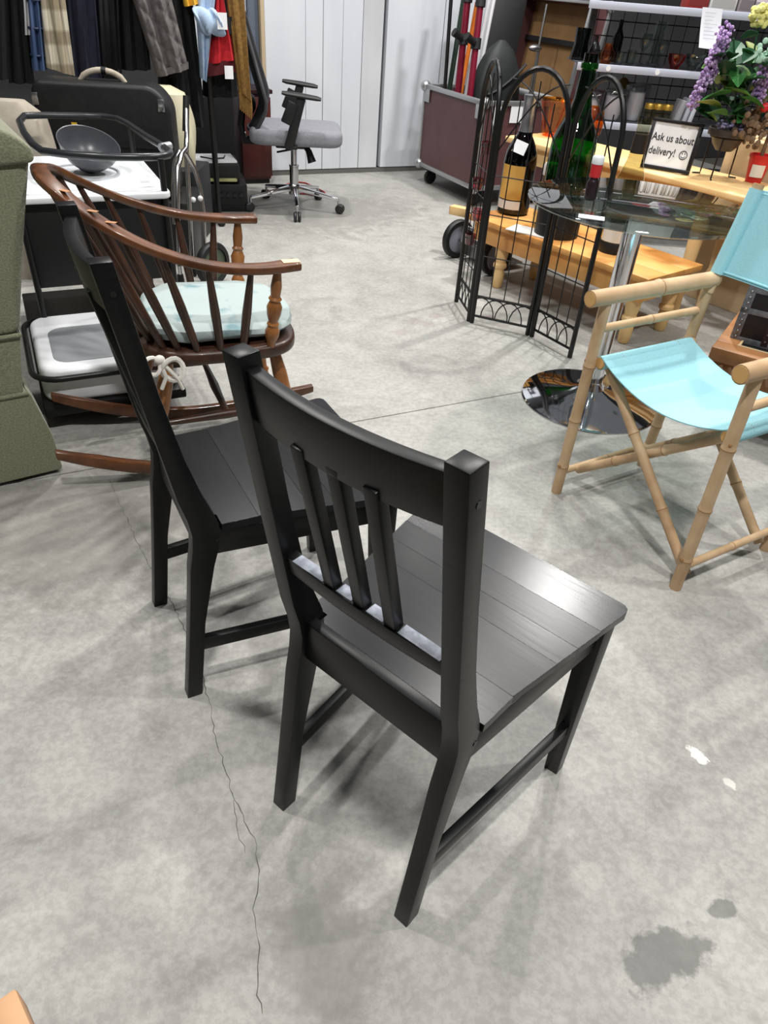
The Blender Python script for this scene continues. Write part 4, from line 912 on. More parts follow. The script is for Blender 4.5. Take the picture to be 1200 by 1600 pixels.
gb = thing('sports_bag', 'black rounded sports bag standing in the flight case', 'bag', Matrix.Translation(NLc) @ Matrix.Rotation(ROOM, 4, 'Z') @ Vector((.285, .36, T0 + .002)), ROOM, 'sports gear in the flight case')
bag_m = mat('black_nylon', (26, 30, 31), .6, c2=(34, 40, 40), scale=10, bump=.2)
mb = MB(); rows = []; n = 36; k = 16
for j in range(k + 1):
    v = j / k; row = []
    for i in range(n):
        a = 2 * math.pi * i / n; e = .7; q = math.sqrt(max(.02, 1 - (max(0, v - .55) / .45) ** 2)) * (.92 + .08 * math.sin(math.pi * v))
        row.append(Vector((math.copysign(abs(math.cos(a)) ** e, math.cos(a)) * .18 * q + .02 * v, math.copysign(abs(math.sin(a)) ** e, math.sin(a)) * .11 * q,   .80 * v)))
    rows.append(row)
mb.add([p for r in rows for p in r], [(j * n + i, j * n + (i + 1) % n, (j + 1) * n + (i + 1) % n, (j + 1) * n + i) for j in range(k) for i in range(n)] + [tuple(range(n))[::-1], tuple(k * n + i for i in range(n))]); obj('body', mb, bag_m, gb)
mb = MB(); mb.tube([Vector((-.15 + .01 * math.sin(i), -.115 + .05 * abs(i - 8) / 8 * 0, .55 + .02 * i)) if 0 else Vector((-.12 + .28 * i / 10, -.112, .50 + .18 * (i / 10) ** 1.5)) for i in range(11)], .009, 6); obj('strap', mb, dark_plastic, gb)
bd = thing('black_board', 'flat black board leaning against the lid of the flight case', 'board', Matrix.Translation(NLc) @ Matrix.Rotation(ROOM, 4, 'Z') @ Vector((.46, .69, T0)), ROOM, 'sports gear in the flight case')
mb = MB(); mb.beam((0, 0, 0), (.13, .06, 1.06), .24, .03, side=(1, -.2, 0)); obj('panel', mb, black_plastic, bd, bevel=.006)

# ================================================================ METAL TRELLIS SCREEN
tp_ = [at(712, 470), at(733, 503), at(828, 524), at(893, 560)]
ts = thing('metal_trellis', 'folding black metal garden trellis with arched panels in front of the pine bench', 'trellis', (tp_[1] + tp_[2]) / 2)
ti = inv(ts); ZA = .80; ZT = 1.0
for q in range(3):
    a, b = ti(tp_[q]), ti(tp_[q + 1]); a.z = b.z = 0; d = b - a; g_ = .012 / d.length; a, b = a + d * g_, b - d * g_; d = b - a; u = d.normalized(); Wd = d.length
    def at_(x, z): return a + u * x + Vector((0, 0, z))
    fr = [at_(0, 0), at_(0, .4), at_(0, ZA)] + [at_(Wd / 2 - Wd / 2 * math.cos(math.pi * i / 16), ZA + (ZT - ZA) * math.sin(math.pi * i / 16)) for i in range(1, 16)] + [at_(Wd, ZA), at_(Wd, .4), at_(Wd, 0)]
    mb = MB(); mb.tube(fr, .0105, 8); pf = obj('panel_frame', mb, black_metal, ts)
    for z in (.035, .125): mb = MB(); mb.tube([at_(0, z), at_(Wd, z)], .0055, 6); obj('cross_bar', mb, black_metal, pf)
    nw = 5 if Wd > .27 else 4
    for i in range(1, nw):
        x = Wd * i / nw; zt = ZA + (ZT - ZA) * math.sqrt(max(0, 1 - (2 * x / Wd - 1) ** 2)) * (.55 if i % 2 else .8)
        mb = MB(); mb.tube([at_(x, .125), at_(x, zt)], .0026, 6); obj('wire', mb, black_metal, pf)
    for z in ([.30, .47, .62] if q else [.22, .32, .42, .52, .62]): mb = MB(); mb.tube([at_(0, z), at_(Wd, z)], .0024, 6); obj('wire', mb, black_metal, pf)
    # scroll arcs in the foot band
    m_ = 4
    for i in range(m_):
        xc = Wd * (i + .5) / m_; mb = MB(); mb.tube([at_(min(max(xc + Wd / m_ * .95 * math.cos(math.pi * k / 10), 0), Wd), .035 + .086 * math.sin(math.pi * k / 10)) for k in range(11)], .0028, 6); obj('scroll_arc', mb, black_metal, pf)
    # crossing arcs under the arch
    for s in (0, 1):
        mb = MB(); mb.tube([at_(Wd * (s + (1 - 2 * s) * (k / 12) * .92), ZA - .10 + .26 * math.sin(math.pi / 2 * k / 12)) for k in range(13)], .0032, 6); obj('arch_wire', mb, black_metal, pf)

cup_m = film('pink_cup_glass', (226, 176, 184), 1, .05, 1.8)
a, b = ti(tp_[0]), ti(tp_[1]); mid = (a + b) / 2
for q, z in enumerate((.30, .42, .53, .68)):
    c = mid + (b - a) * (.12 if q % 2 else -.1) + Vector((0, 0, z)); mb = MB(); mb.lathe([(.0001, .0), (.020, 0), (.024, .045), (.022, .045), (.018, .004)], 16, c); k = obj('candle_cup', mb, cup_m, ts)
    mb = MB(); mb.tube([c + Vector((.024 * math.cos(2 * math.pi * i / 16), .024 * math.sin(2 * math.pi * i / 16), .03)) for i in range(16)], .002, 5, closed=True); obj('cup_ring', mb, black_metal, k)

# ================================================================ PINE BENCH (low) AND PINE TABLE (behind)
BA = math.atan2(-.755, .656); bt = Vector((.656, -.755, 0)); bn = Vector((.755, .656, 0))
ZB = .315
B0_ = Vector((.385, 3.64, 0)) - bt * .13; BLn = 1.07
pb = thing('pine_bench', 'low honey pine bench with turned legs behind the metal trellis', 'bench', B0_, BA)
for k in range(3): mb = MB(); mb.b2((0, .0 + .137 * k + .001, ZB - .026), (BLn, .137 * (k + 1), ZB)); obj('top_board', mb, pine, pb, bevel=.004)
mb = MB(); mb.b2((.03, .025, ZB - .115), (BLn - .03, .045, ZB - .026)); obj('front_apron', mb, pine, pb, bevel=.003)
mb = MB(); mb.b2((.03, .365, ZB - .115), (BLn - .03, .385, ZB - .026)); obj('back_apron', mb, pine, pb, bevel=.003)
for x in (.03, BLn - .05): mb = MB(); mb.b2((x, .04, ZB - .115), (x + .02, .37, ZB - .026)); obj('end_apron', mb, pine, pb, bevel=.003)
tl = [(.020, 0), (.026, .01), (.029, .07), (.024, .095), (.034, .105), (.034, .118), (.026, .128), (.032, .16), (.033, .20)]
for x in (.205, BLn - .075):
    for y in (.065, .345): mb = MB(); mb.lathe(tl + [(.033, ZB - .03)], 20, (x, y, 0)); obj('leg', mb, pine_light, pb)
ZU = .60; U0 = Vector((.467, 4.237, 0)) + bn * .02
ut = thing('pine_table', 'long pale pine table behind the low bench, holding the framed notice', 'table', U0, BA)
for k in range(3): mb = MB(); mb.b2((0, .125 * k + .001, ZU - .03), (1.95, .125 * (k + 1), ZU)); obj('top_board', mb, pine_light, ut, bevel=.008, seg=3)
mb = MB(); mb.b2((.05, .03, ZU - .11), (1.9, .05, ZU - .03)); obj('front_apron', mb, pine_light, ut, bevel=.003)
for x in (.1, 1.2, 1.85):
    for y in (.06, .32): mb = MB(); mb.lathe([(.022, 0), (.028, .02), (.024, .12), (.036, .16), (.024, .2), (.034, .4), (.034, ZU - .031)], 18, (x, y, 0)); obj('leg', mb, pine_light, ut)

# ================================================================ GIANT BOTTLES ON THE BENCH
def bottle(name, label, base, prof, m_, n=32, cat='bottle', group=None, solid=None):
    t = thing(name, label, cat, base, 0, group); mb = MB(); mb.lathe(prof, n); obj('glass_body', mb, m_, t); return t
def wrap(t, name, r, z0, z1, a0, a1, m_, n=16):
    mb = MB(); P = []
    for i in range(n + 1):
        a = R(a0 + (a1 - a0) * i / n); P.append([Vector((r * math.cos(a), r * math.sin(a), z0 + (z1 - z0) * k / 4)) for k in range(5)])
    mb.grid(P); return obj(name, mb, m_, t)
kraft = mat('yellow_label', (206, 164, 84), .7, c2=(190, 142, 62), scale=9); white_label = mat('white_label', (214, 212, 206), .7); foil = mat('silver_foil', (178, 178, 184), .3, .9, c2=(140, 140, 148), scale=30, bump=.4)
bw = bottle('wine_bottle', 'oversized dark brown wine bottle with yellow label and silver foil neck', at(800, 332, ZB + .0005), [(.0001, 0), (.072, .0), (.08, .01), (.08, .24), (.074, .285), (.055, .325), (.034, .36), (.027, .39), (.026, .50), (.029, .505), (.029, .52), (.0001, .521)], brown_glass, group='oversized bottles on the bench')
mb = MB(); mb.lathe([(.034, .37), (.0285, .395), (.028, .50), (.031, .506), (.031, .522), (.0001, .524)], 24); obj('foil_capsule', mb, foil, bw)
mb = MB(); mb.lathe([(.0001, .006), (.076, .006), (.076, .25), (.05, .31), (.0001, .315)], 24); obj('dark_wine', mb, mat('dark_wine', (24, 8, 10), .3), bw)
wrap(bw, 'yellow_label', .0812, .075, .23, 195, 285, kraft); wrap(bw, 'lower_label', .0812, .03, .07, 195, 285, white_label)
mb = MB(); mb.beam((-.03, -.073, .285), (-.012, -.058, .335), .062, .002, side=(1, -.2, 0)); obj('price_tag', mb, white_paper, bw)
gbt = bottle('champagne_bottle', 'giant dark green champagne bottle, tallest on the pine bench', at(868, 366, ZB + .0005), [(.0001, 0), (.088, 0), (.1, .012), (.1, .36), (.096, .40), (.078, .45), (.050, .50), (.037, .56), (.032, .64), (.031, .665), (.036, .668), (.036, .685), (.030, .69), (.030, .72), (.026, .72)], green_glass, 40, group='oversized bottles on the bench')
mb = MB(); mb.lathe([(.102, .0), (.102, .12), (.1015, .121)], 32); obj('dark_base_label', mb, black_plastic, gbt)
clb = bottle('clear_bottle', 'large clear bottle with dark base and white label beside the framed notice', at(957, 392, ZB + .0005), [(.0001, 0), (.058, 0), (.064, .01), (.064, .26), (.054, .31), (.034, .37), (.027, .42), (.026, .50), (.030, .505), (.030, .53), (.024, .53)], olive_glass, group='oversized bottles on the bench')
mb = MB(); mb.lathe([(.0655, .0), (.0655, .045), (.0650, .046)], 32); obj('black_base', mb, black_plastic, clb); wrap(clb, 'white_label', .0655, .05, .13, 190, 320, white_label)
mb = MB(); mb.lathe([(.031, .40), (.029, .45), (.0285, .47)], 24); obj('neck_band', mb, mat('dark_band', (40, 34, 30), .4), clb)
cf = bottle('storage_jar', 'clear glass jar with pale lid on the pine bench beside the brown bottle', at(846, 353, ZB + .0005), [(.0001, 0), (.045, 0), (.05, .01), (.05, .16), (.04, .2), (.034, .22), (.034, .235)], clear_glass, cat='jar')
mb = MB(); mb.lathe([(.036, .225), (.040, .23), (.040, .27), (.033, .28), (.0001, .281)], 24); obj('lid', mb, mat('pale_lid', (190, 184, 180), .5), cf)
mb = MB(); mb.b2((-.1, -.06, 0), (.1, .06, .004)); mg = tag(obj('leaflet', mb, white_label), 'pale printed leaflet lying on the pine bench below the jar', 'leaflet'); mg.location = at(828, 362, ZB + .0005); mg.rotation_euler.z = BA + .3

# ---- things on the glass table
sb = bottle('sauce_bottle', 'small bottle with white cap and red label on the glass table', at(921, 312, .7075), [(.0001, 0), (.016, 0), (.019, .004), (.019, .05), (.015, .058), (.013, .062), (.013, .07)], mat('dark_sauce', (36, 24, 28), .25))
mb = MB(); mb.lathe([(.0145, .066), (.0165, .068), (.0165, .105), (.0145, .107)], 20); obj('red_label', mb, mat('red_label', (186, 34, 38), .5), sb)
mb = MB(); mb.lathe([(.0175, .104), (.0185, .107), (.0185, .122), (.016, .126), (.0001, .126)], 20); obj('cap', mb, white_plastic, sb)
mb = MB(); mb.box((0, 0, .001), (.075, .04, .0018)); o = tag(obj('price_card', mb, white_paper), 'small white price card lying on the glass table', 'card'); o.location = at(924, 340, .7072); o.rotation_euler.z = R(-12)

# ---- things on the pine table
ab = bottle('amber_vase', 'flared amber glass vase on the pine table behind the brown bottle', at(862, 212, ZU + .0005), [(.0001, .004), (.052, .0), (.056, .01), (.066, .07), (.092, .16), (.098, .175), (.094, .174), (.062, .07), (.05, .014), (.0001, .012)], amber_glass, cat='vase')
for k in range(8):
    a = 2 * math.pi * k / 8; mb = MB(); mb.tube([(.057 * math.cos(a), .057 * math.sin(a), .012), (.068 * math.cos(a + .2), .068 * math.sin(a + .2), .08), (.092 * math.cos(a + .35), .092 * math.sin(a + .35), .165)], .004, 6); obj('swirl_rib', mb, amber_glass, ab)
ab2 = bottle('amber_lamp_glass', 'orange glass shade standing behind the green champagne bottle', at(921, 214, ZU + .0005), [(.04, .0), (.055, .02), (.062, .08), (.05, .13), (.028, .15), (.026, .148), (.047, .125), (.058, .08), (.05, .02)], amber_glass, cat='glass shade')
# framed notice
sg0, sg1 = at(1000, 261, ZU), at(1076, 274, ZU); sd_ = sg1 - sg0; SW = sd_.length
sg = thing('framed_notice', 'black framed white notice about delivery standing on the pine table', 'sign', (sg0 + sg1) / 2 + Vector((0, 0, .0005)), math.atan2(sd_.y, sd_.x))
TL = Matrix.Rotation(R(-9), 3, 'X'); SH = .205
def sbx(name, a, b, m_, bev=0): mb = MB(); c = Vector([(a[i] + b[i]) / 2 for i in range(3)]); mb.box(TL @ c + Vector((0, .0, .001)), [abs(b[i] - a[i]) for i in range(3)], rot=TL); return obj(name, mb, m_, sg, bevel=bev)
fr_m = mat('black_frame', (30, 28, 30), .4)
for a, b in (((-SW / 2, -.008, 0), (SW / 2, .008, .016)), ((-SW / 2, -.008, SH - .014), (SW / 2, .008, SH)), ((-SW / 2, -.008, .016), (-SW / 2 + .014, .008, SH - .014)), ((SW / 2 - .018, -.008, .016), (SW / 2, .008, SH - .014))): sbx('frame_bar', a, b, fr_m, .002)
pn = sbx('notice_paper', (-SW / 2 + .014, -.002, .016), (SW / 2 - .018, .003, SH - .014), white_paper)
def text(body, size, loc, parent, rotM, m_, name='lettering', align='LEFT', sx=1):
    cu_ = bpy.data.curves.new('t', 'FONT'); cu_.body = body; cu_.size = size; cu_.align_x = align; cu_.resolution_u = 3; cu_.offset = size * .008
    to = bpy.data.objects.new('t', cu_); me = bpy.data.meshes.new_from_object(to); bpy.data.objects.remove(to); bpy.data.curves.remove(cu_)
    M4 = (rotM @ Matrix.Rotation(R(90), 3, 'X') @ Matrix.Diagonal((sx, 1, 1))).to_4x4(); M4.translation = loc; me.transform(M4); me.materials.append(m_)
    o = bpy.data.objects.new(name, me); col.objects.link(o); o.parent = parent; return o
ink = mat('black_ink', (34, 34, 40), .8)
text('Ask us about', .044, TL @ Vector((-SW / 2 + .016, -.0034, .118)) + Vector((0, 0, .001)), pn, TL, ink, sx=.80)
text('delivery!', .044, TL @ Vector((-SW / 2 + .016, -.0034, .062)) + Vector((0, 0, .001)), pn, TL, ink, sx=.80)
fcx, fcz = SW / 2 - .050, .074
mb = MB(); mb.tube([TL @ Vector((fcx + .017 * math.cos(2 * math.pi * i / 24), -.0034, fcz + .017 * math.sin(2 * math.pi * i / 24))) for i in range(24)], .0016, 5, closed=True)
mb.tube([TL @ Vector((fcx + .010 * math.cos(R(200 + 14 * i)), -.0034, fcz + .010 * math.sin(R(200 + 14 * i)))) for i in range(11)], .0011, 5)
for s in (-1, 1): mb.ell(TL @ Vector((fcx + s * .006, -.0034, fcz + .006)), .002, .001, .003, 8, 5)
obj('smiley_mark', mb, ink, pn)
# plant on a wire stand
PC = Vector((1.385, 3.575, ZU))
ps = thing('plant_stand', 'thin black wire stand holding the flower bowl on the pine table', 'plant stand', PC)
zp = aty(1130, 214, 3.57).z - ZU
for x, y, ex, ey in ((-.055, .05, -.035, .0), (-.045, -.075, -.005, -.02), (.065, .01, .03, -.01)):
    mb = MB(); mb.tube([(x + ex, y + ey, .003), (x, y, .004), (x * 1.0, y * 1.0, .02), (x * .95, y * .95, zp)], .0035, 6); obj('wire_leg', mb, black_metal, ps)
mb = MB(); mb.tube([(.072 * math.cos(2 * math.pi * i / 24), .072 * math.sin(2 * math.pi * i / 24), zp) for i in range(24)], .0035, 6, closed=True); obj('wire_ring', mb, black_metal, ps)
pf_ = thing('flower_arrangement', 'artificial lilac spikes and green leaves in a dark bowl on the wire stand', 'plant', PC + Vector((0, 0, zp + .002)))
fl = inv(pf_)
mb = MB(); mb.lathe([(.0001, -.06), (.035, -.055), (.058, -.03), (.07, 0), (.088, .005), (.09, .03), (.082, .032), (.07, .012), (.0001, .01)], 28); obj('bowl', mb, mat('dark_bowl', (58, 52, 50), .4, c2=(76, 68, 62), scale=12), pf_)
leaf_g = [mat('leaf_green_%d' % i, c, .5, c2=c2, scale=30) for i, (c, c2) in enumerate((((38, 92, 42), (56, 122, 56)), ((70, 110, 48), (96, 136, 62)), ((30, 66, 44), (44, 88, 58)), ((112, 126, 60), (136, 146, 76))))]
lil = [mat('lilac_%d' % i, c, .7) for i, c in enumerate(((168, 138, 186), (192, 168, 206), (146, 116, 168)))]
lm = MB(); L_ = []
for i in range(7):
    v = i / 6; wd = .5 * math.sin(math.pi * min(1, v * .92 + .06)) ** .8; L_.append([Vector((wd * s * .62, v, .12 * abs(s) * wd * 2 - .18 * v * v)) for s in (-1, -.5, 0, .5, 1)])
lm.grid(L_, .012, (0, 0, 1)); leaf_meshes = []
for q in range(4):
    me = lm.mesh('leaf'); me.materials.append(leaf_g[q]); leaf_meshes.append(me)
r3 = random.Random(11)
def leaf(parent, p, size, q, dirv=None):
    o = bpy.data.objects.new('leaf', leaf_meshes[q]); col.objects.link(o); o.parent = parent; o.location = p; o.scale = (size,) * 3
    o.rotation_euler = (r3.uniform(-.5, .9), r3.uniform(-.6, .6), r3.uniform(0, 6.28)) if dirv is None else dirv; return o
for px, py, sz in ((1118, 130, .09), (1135, 120, .1), (1150, 128, .1), (1162, 140, .11), (1142, 145, .11), (1158, 160, .1), (1130, 158, .09), (1115, 150, .08), (1172, 118, .1), (1180, 135, .1), (1190, 105, .09), (1170, 100, .08), (1150, 105, .09), (1165, 172, .09), (1148, 175, .09), (1128, 178, .08), (1186, 158, .09), (1196, 88, .08), (1178, 78, .08), (1140, 92, .07), (1158, 60, .06), (1195, 125, .1), (1122, 100, .06), (1105, 165, .06), (1138, 190, .07), (1120, 190, .06), (1170, 188, .08)) + tuple((1118 + 78 * r3.random(), 85 + 105 * r3.random(), .07 + .04 * r3.random()) for _ in range(34)):
    leaf(pf_, fl(aty(px, py, 3.56 + r3.uniform(-.09, .05))), sz * 1.15, r3.choice((0, 0, 0, 1, 2, 2, 3)))
sm = MB(); sm.tube([fl(aty(1148, 195, 3.57)), fl(aty(1150, 120, 3.57)), fl(aty(1146, 60, 3.57))], .004, 6); sm.tube([fl(aty(1150, 195, 3.57)), fl(aty(1172, 120, 3.56)), fl(aty(1185, 40, 3.55))], .004, 6); sm.tube([fl(aty(1145, 198, 3.57)), fl(aty(1115, 150, 3.56)), fl(aty(1112, 110, 3.55))], .004, 6); obj('stem', sm, leaf_g[2], pf_)
def spike(parent, pts, y, rad, nb, mats_, seed):
    r4 = random.Random(seed); P = [fl(aty(px, py, y)) for px, py in pts]
    for q in range(3):
        mb = MB()
        for i in range(nb // 3):
            t_ = r4.random() * (len(P) - 1); a = int(t_); c = P[a].lerp(P[a + 1], t_ - a); rr = rad * (1 - .35 * t_ / (len(P) - 1)); d = Vector((r4.gauss(0, 1), r4.gauss(0, 1), r4.gauss(0, 1))).normalized() * rr * r4.random() ** .5
            s = r4.uniform(.004, .009); mb.ell(c + d, s, s, s, 6, 4)
        o = obj('blossom_spike', mb, mats_[q], parent); o['kind'] = 'stuff'
spike(pf_, [(1136, 44), (1128, 65), (1118, 85), (1108, 100)], 3.53, .040, 210, lil, 1)
spike(pf_, [(1115, 100), (1105, 120), (1093, 140), (1082, 165)], 3.52, .036, 210, lil, 2)
spike(pf_, [(1196, 110), (1190, 135), (1184, 155)], 3.50, .042, 160, lil, 3)
mb = MB(); c = fl(aty(1190, 24, 3.55))
for i in range(40):
    a = r3.uniform(0, 6.28); q = r3.random() ** .5 * .045; mb.ell(c + Vector((q * math.cos(a), r3.uniform(-.03, .01), q * math.sin(a) * .8)), .014, .01, .012, 6, 4)
obj('yellow_flower', mb, mat('pale_yellow_petal', (226, 222, 138), .7), pf_)
mb = MB(); c = fl(aty(1198, 80, 3.52))
for i in range(36):
    a = r3.uniform(0, 6.28); q = r3.random() ** .5 * .05; mb.ell(c + Vector((q * math.cos(a), r3.uniform(-.03, .01), q * math.sin(a))), .012, .01, .012, 6, 4)
obj('mint_flower', mb, mat('pale_mint_petal', (176, 212, 190), .7), pf_)
mb = MB()
for i in range(50): mb.ell((r3.uniform(-.075, .075), r3.uniform(-.075, .02), .03 + r3.uniform(0, .03)), .007, .007, .006, 6, 4)
o = obj('lavender_filling', mb, mat('lavender', (142, 136, 172), .8), pf_); o['kind'] = 'stuff'
# red pot with dried flowers
rp = thing('red_flower_pot', 'small red pot with white label and dried brown flowers', 'plant', at(1176, 284, ZU + .0005)); ri = inv(rp)
mb = MB(); mb.lathe([(.0001, .0), (.034, 0), (.047, .10), (.050, .10), (.050, .112), (.044, .112), (.040, .095), (.0001, .095)], 24); obj('pot', mb, mat('red_plastic', (196, 34, 36), .4), rp)
wrap(rp, 'white_label', .0445, .025, .075, 215, 290, white_label)
dried = mat('dried_brown', (104, 84, 66), .9, c2=(132, 108, 86), scale=40)
mb = MB(); mb.tube([(0, 0, .09), (.0, .0, .2), (.02, 0, .30)], .008, 6); obj('stem', mb, dried, rp)
mb = MB(); r5 = random.Random(4)
for i in range(110):
    d = Vector((r5.gauss(0, 1), r5.gauss(0, 1), r5.gauss(0, 1))).normalized() * r5.random() ** .4; c = ri(aty(1178, 196, 3.5)) + Vector((d.x * .09, d.y * .08, d.z * .11)); s = r5.uniform(.008, .016); mb.ell(c, s, s * .7, s, 6, 4)
o = obj('dried_blooms', mb, dried, rp); o['kind'] = 'stuff'
mb = MB(); mb.ell(ri(aty(1196, 168, 3.46)), .02, .018, .018); obj('red_berry', mb, mat('red_berry', (196, 30, 40), .4), rp)

# cartons behind the pine table
def carton(label, p, L, D, H, rz):
    t = thing('cardboard_box', label, 'box', p, rz); cm_ = mat('pale_cardboard', (206, 182, 146), .85, c2=(196, 170, 132), scale=4); mb = MB(); mb.b2((-L / 2, 0, 0), (L / 2, D, H)); obj('body', mb, cm_, t, bevel=.004)
    mb = MB(); mb.b2((-L / 2, D / 2 - .025, H), (L / 2, D / 2 + .025, H + .001)); obj('tape', mb, mat('parcel_tape', (182, 156, 112), .35), t); return t
q = U0 + bn * .42 + bt * 1.27; carton('pale cardboard carton behind the flower bowl at the far side of the pine table', q, .50, .24, .74, BA)
q = U0 + bn * .42 + bt * 1.76; carton('pale cardboard carton at the right edge behind the red flower pot', q, .44, .24, .71, BA)

# ================================================================ METAL SHELVES WITH GLASSWARE
SY = 4.62; SX0, SX1 = .86, 2.5
sh = thing('metal_shelving', 'grey metal shelving unit stacked with glassware behind the pine table', 'shelf', (SX0, SY, 0))
shm = mat('pale_grey_enamel', (176, 182, 198), .45); ZS = (.40, .655, .928, 1.205)
for z in ZS:
    mb = MB(); mb.b2((0, 0, z - .006), (SX1 - SX0, .36, z)); s_ = obj('shelf_board', mb, mat('dark_grey_enamel', (84, 86, 92), .5), sh)
    mb = MB(); mb.b2((0, -.008, z - .034), (SX1 - SX0, .0, z + .002)); lp = obj('shelf_lip', mb, shm, sh, bevel=.002)
    if z > .9 and z < 1:
        for x in (.17, .44): mb = MB(); mb.tube([(x, -.0085, z - .016), (x, -.0105, z - .016)], .013, 14); obj('price_dot', mb, white_paper, lp)
for x in (.10, SX1 - SX0 - .02):
    for y in (.335,): mb = MB(); mb.box((x, y, .69), (.035, .03, 1.38)); obj('upright', mb, mat('dark_grey_enamel', (84, 86, 92), .5), sh)
for i in range(20): mb = MB(); x = .13 + .073 * i; mb.tube([(x, .352, .66), (x, .352, 1.38)], .003, 5); obj('grid_wire', mb, black_metal, sh)
for i in range(10): mb = MB(); z = .68 + .073 * i; mb.tube([(.11, .350, z), (SX1 - SX0 - .02, .350, z)], .003, 5); obj('grid_wire', mb, black_metal, sh)
def on_shelf(px, z, dy): return aty(px, 90, SY + dy).x
def glassware(nm, label, cat, px, z, dy, prof, m_, n=20):
    yy = SY + dy; d = ray(px, 95); x = d.x / d.y * yy; return bottle(nm, label, Vector((x, yy, z + .0006)), prof, m_, n, cat, 'glassware on the metal shelves')
tum = lambda r, h: [(.0001, .004), (r * .8, 0), (r * .85, .003), (r, h), (r * .93, h), (r * .78, .008), (r * .5, .010)]
gob = lambda r, h: [(.0001, 0), (r * .8, 0), (r * .8, .004), (.006, .012), (.006, h * .45), (r * .7, h * .55), (r, h * .8), (r * .9, h), (r * .84, h), (r * .93, h * .8), (.004, h * .5)]
vas = lambda r, h: [(.0001, .006), (r, 0), (r * 1.05, .01), (r * .8, h * .5), (r * .9, h), (r * .84, h), (r * .74, h * .5), (r * .9, .012)]
bwl = lambda r, h: [(.0001, .004), (r * .45, 0), (r * .5, .006), (r * .9, h * .6), (r, h), (r * .95, h), (r * .84, h * .6), (r * .4, .012)]
z1 = ZS[2]
GL = [('glass_jug', 'smoky glass jug at the left end of the upper glassware shelf', 'jug', 903, .20, vas(.05, .15), smoke_glass), ('decanter', 'dark glass decanter on the shelf left of the amber ball vase', 'decanter', 925, .10, [(.0001, 0), (.035, 0), (.04, .03), (.03, .07), (.012, .1), (.012, .12), (.018, .125)], smoke_glass),
 ('amber_vase', 'small round amber glass vase on the upper shelf', 'vase', 946, .06, [(.0001, 0), (.025, 0), (.04, .03), (.036, .06), (.02, .08), (.024, .095), (.02, .094), (.032, .06), (.02, .006)], amber_glass), ('tumbler', 'short clear tumbler right of the amber ball vase', 'glass', 966, .05, tum(.028, .06), clear_glass),
 ('tumbler', 'second short clear tumbler from the amber ball vase', 'glass', 984, .09, tum(.028, .07), clear_glass), ('goblet', 'clear stemmed goblet left of the tall clear vase', 'glass', 1002, .10, gob(.034, .15), clear_glass), ('tall_vase', 'tall clear glass vase, tallest on the upper shelf', 'vase', 1020, .12, vas(.035, .21), clear_glass),
 ('goblet', 'clear stemmed goblet in front of the tall clear vase', 'glass', 1030, .05, gob(.03, .13), clear_glass), ('candle_bowl', 'red orange glass candle bowl on the upper shelf', 'bowl', 1056, .06, bwl(.048, .07), red_glass), ('glass_bowl', 'clear glass bowl right of the red orange bowl', 'bowl', 1084, .08, bwl(.055, .075), clear_glass),
 ('glass_bowl', 'smoky glass bowl at the right of the upper shelf behind the lilac', 'bowl', 1116, .10, bwl(.055, .085), smoke_glass), ('brown_bottle', 'dark brown bottle at the back of the upper shelf', 'bottle', 958, .26, [(.0001, 0), (.03, 0), (.03, .12), (.012, .16), (.012, .2)], brown_glass)]
for nm, lb, ct_, px, dy, prof, m_ in GL: glassware(nm, lb, ct_, px, z1, dy, prof, m_)
# lower shelf: wrapped ware, gold lids, grey books
z2 = ZS[1]
def shx(px, dy, py=170): d = ray(px, py); return d.x / d.y * (SY + dy)
wrapm = film('clear_plastic_wrap', (226, 228, 232), 1, .18, 1.7)
for i, (px, dy, w_, h_) in enumerate(((921, .12, .11, .12), (956, .10, .12, .15), (990, .15, .11, .18))):
    lbs = ('clear plastic wrapped white ware at the left of the lower shelf', 'clear plastic wrapped white ware in the middle of the lower shelf', 'tall clear plastic wrapped parcel left of the gold lidded jars')
    t = thing('wrapped_ware', lbs[i], 'parcel', (shx(px, dy), SY + dy, z2 + .001), R(8 * i), 'plastic wrapped ware')
    mb = MB(); mb.prism(rounded([Vector(p) for p in ((-w_ / 2, -.07), (w_ / 2, -.07), (w_ / 2, .07), (-w_ / 2, .07))], .02), 0, h_); mb.v = [(x * (1 + .12 * math.sin(30 * z + 5 * y)), y * (1 + .1 * math.sin(25 * z)), z + .01 * math.sin(40 * x)* (1 if z > 0 else 0)) for x, y, z in mb.v]; obj('plastic_wrap', mb, wrapm, t, bevel=.008)
    mb = MB(); mb.lathe([(.0001, .003), (.04, .003), (.05, .03), (.045, h_ * .8), (.0001, h_ * .82)], 20); obj('white_ware', mb, mat('white_ceramic', (222, 222, 224), .3), t)
gold = mat('gold_lid', (186, 152, 70), .35, .7)
for i, px in enumerate((1015, 1029, 1043)):
    lb = ('gold lidded jar, left one of three on the lower shelf', 'gold lidded jar, middle one of three on the lower shelf', 'gold lidded jar, right one of three on the lower shelf')[i]
    t = bottle('lidded_jar', lb, Vector((shx(px, .05), SY + .05, z2 + .001)), [(.0001, 0), (.026, 0), (.028, .006), (.028, .07), (.024, .08)], olive_glass, 20, 'jar', 'gold lidded jars'); mb = MB(); mb.lathe([(.029, .076), (.029, .10), (.026, .104), (.0001, .104)], 20); obj('lid', mb, gold, t)
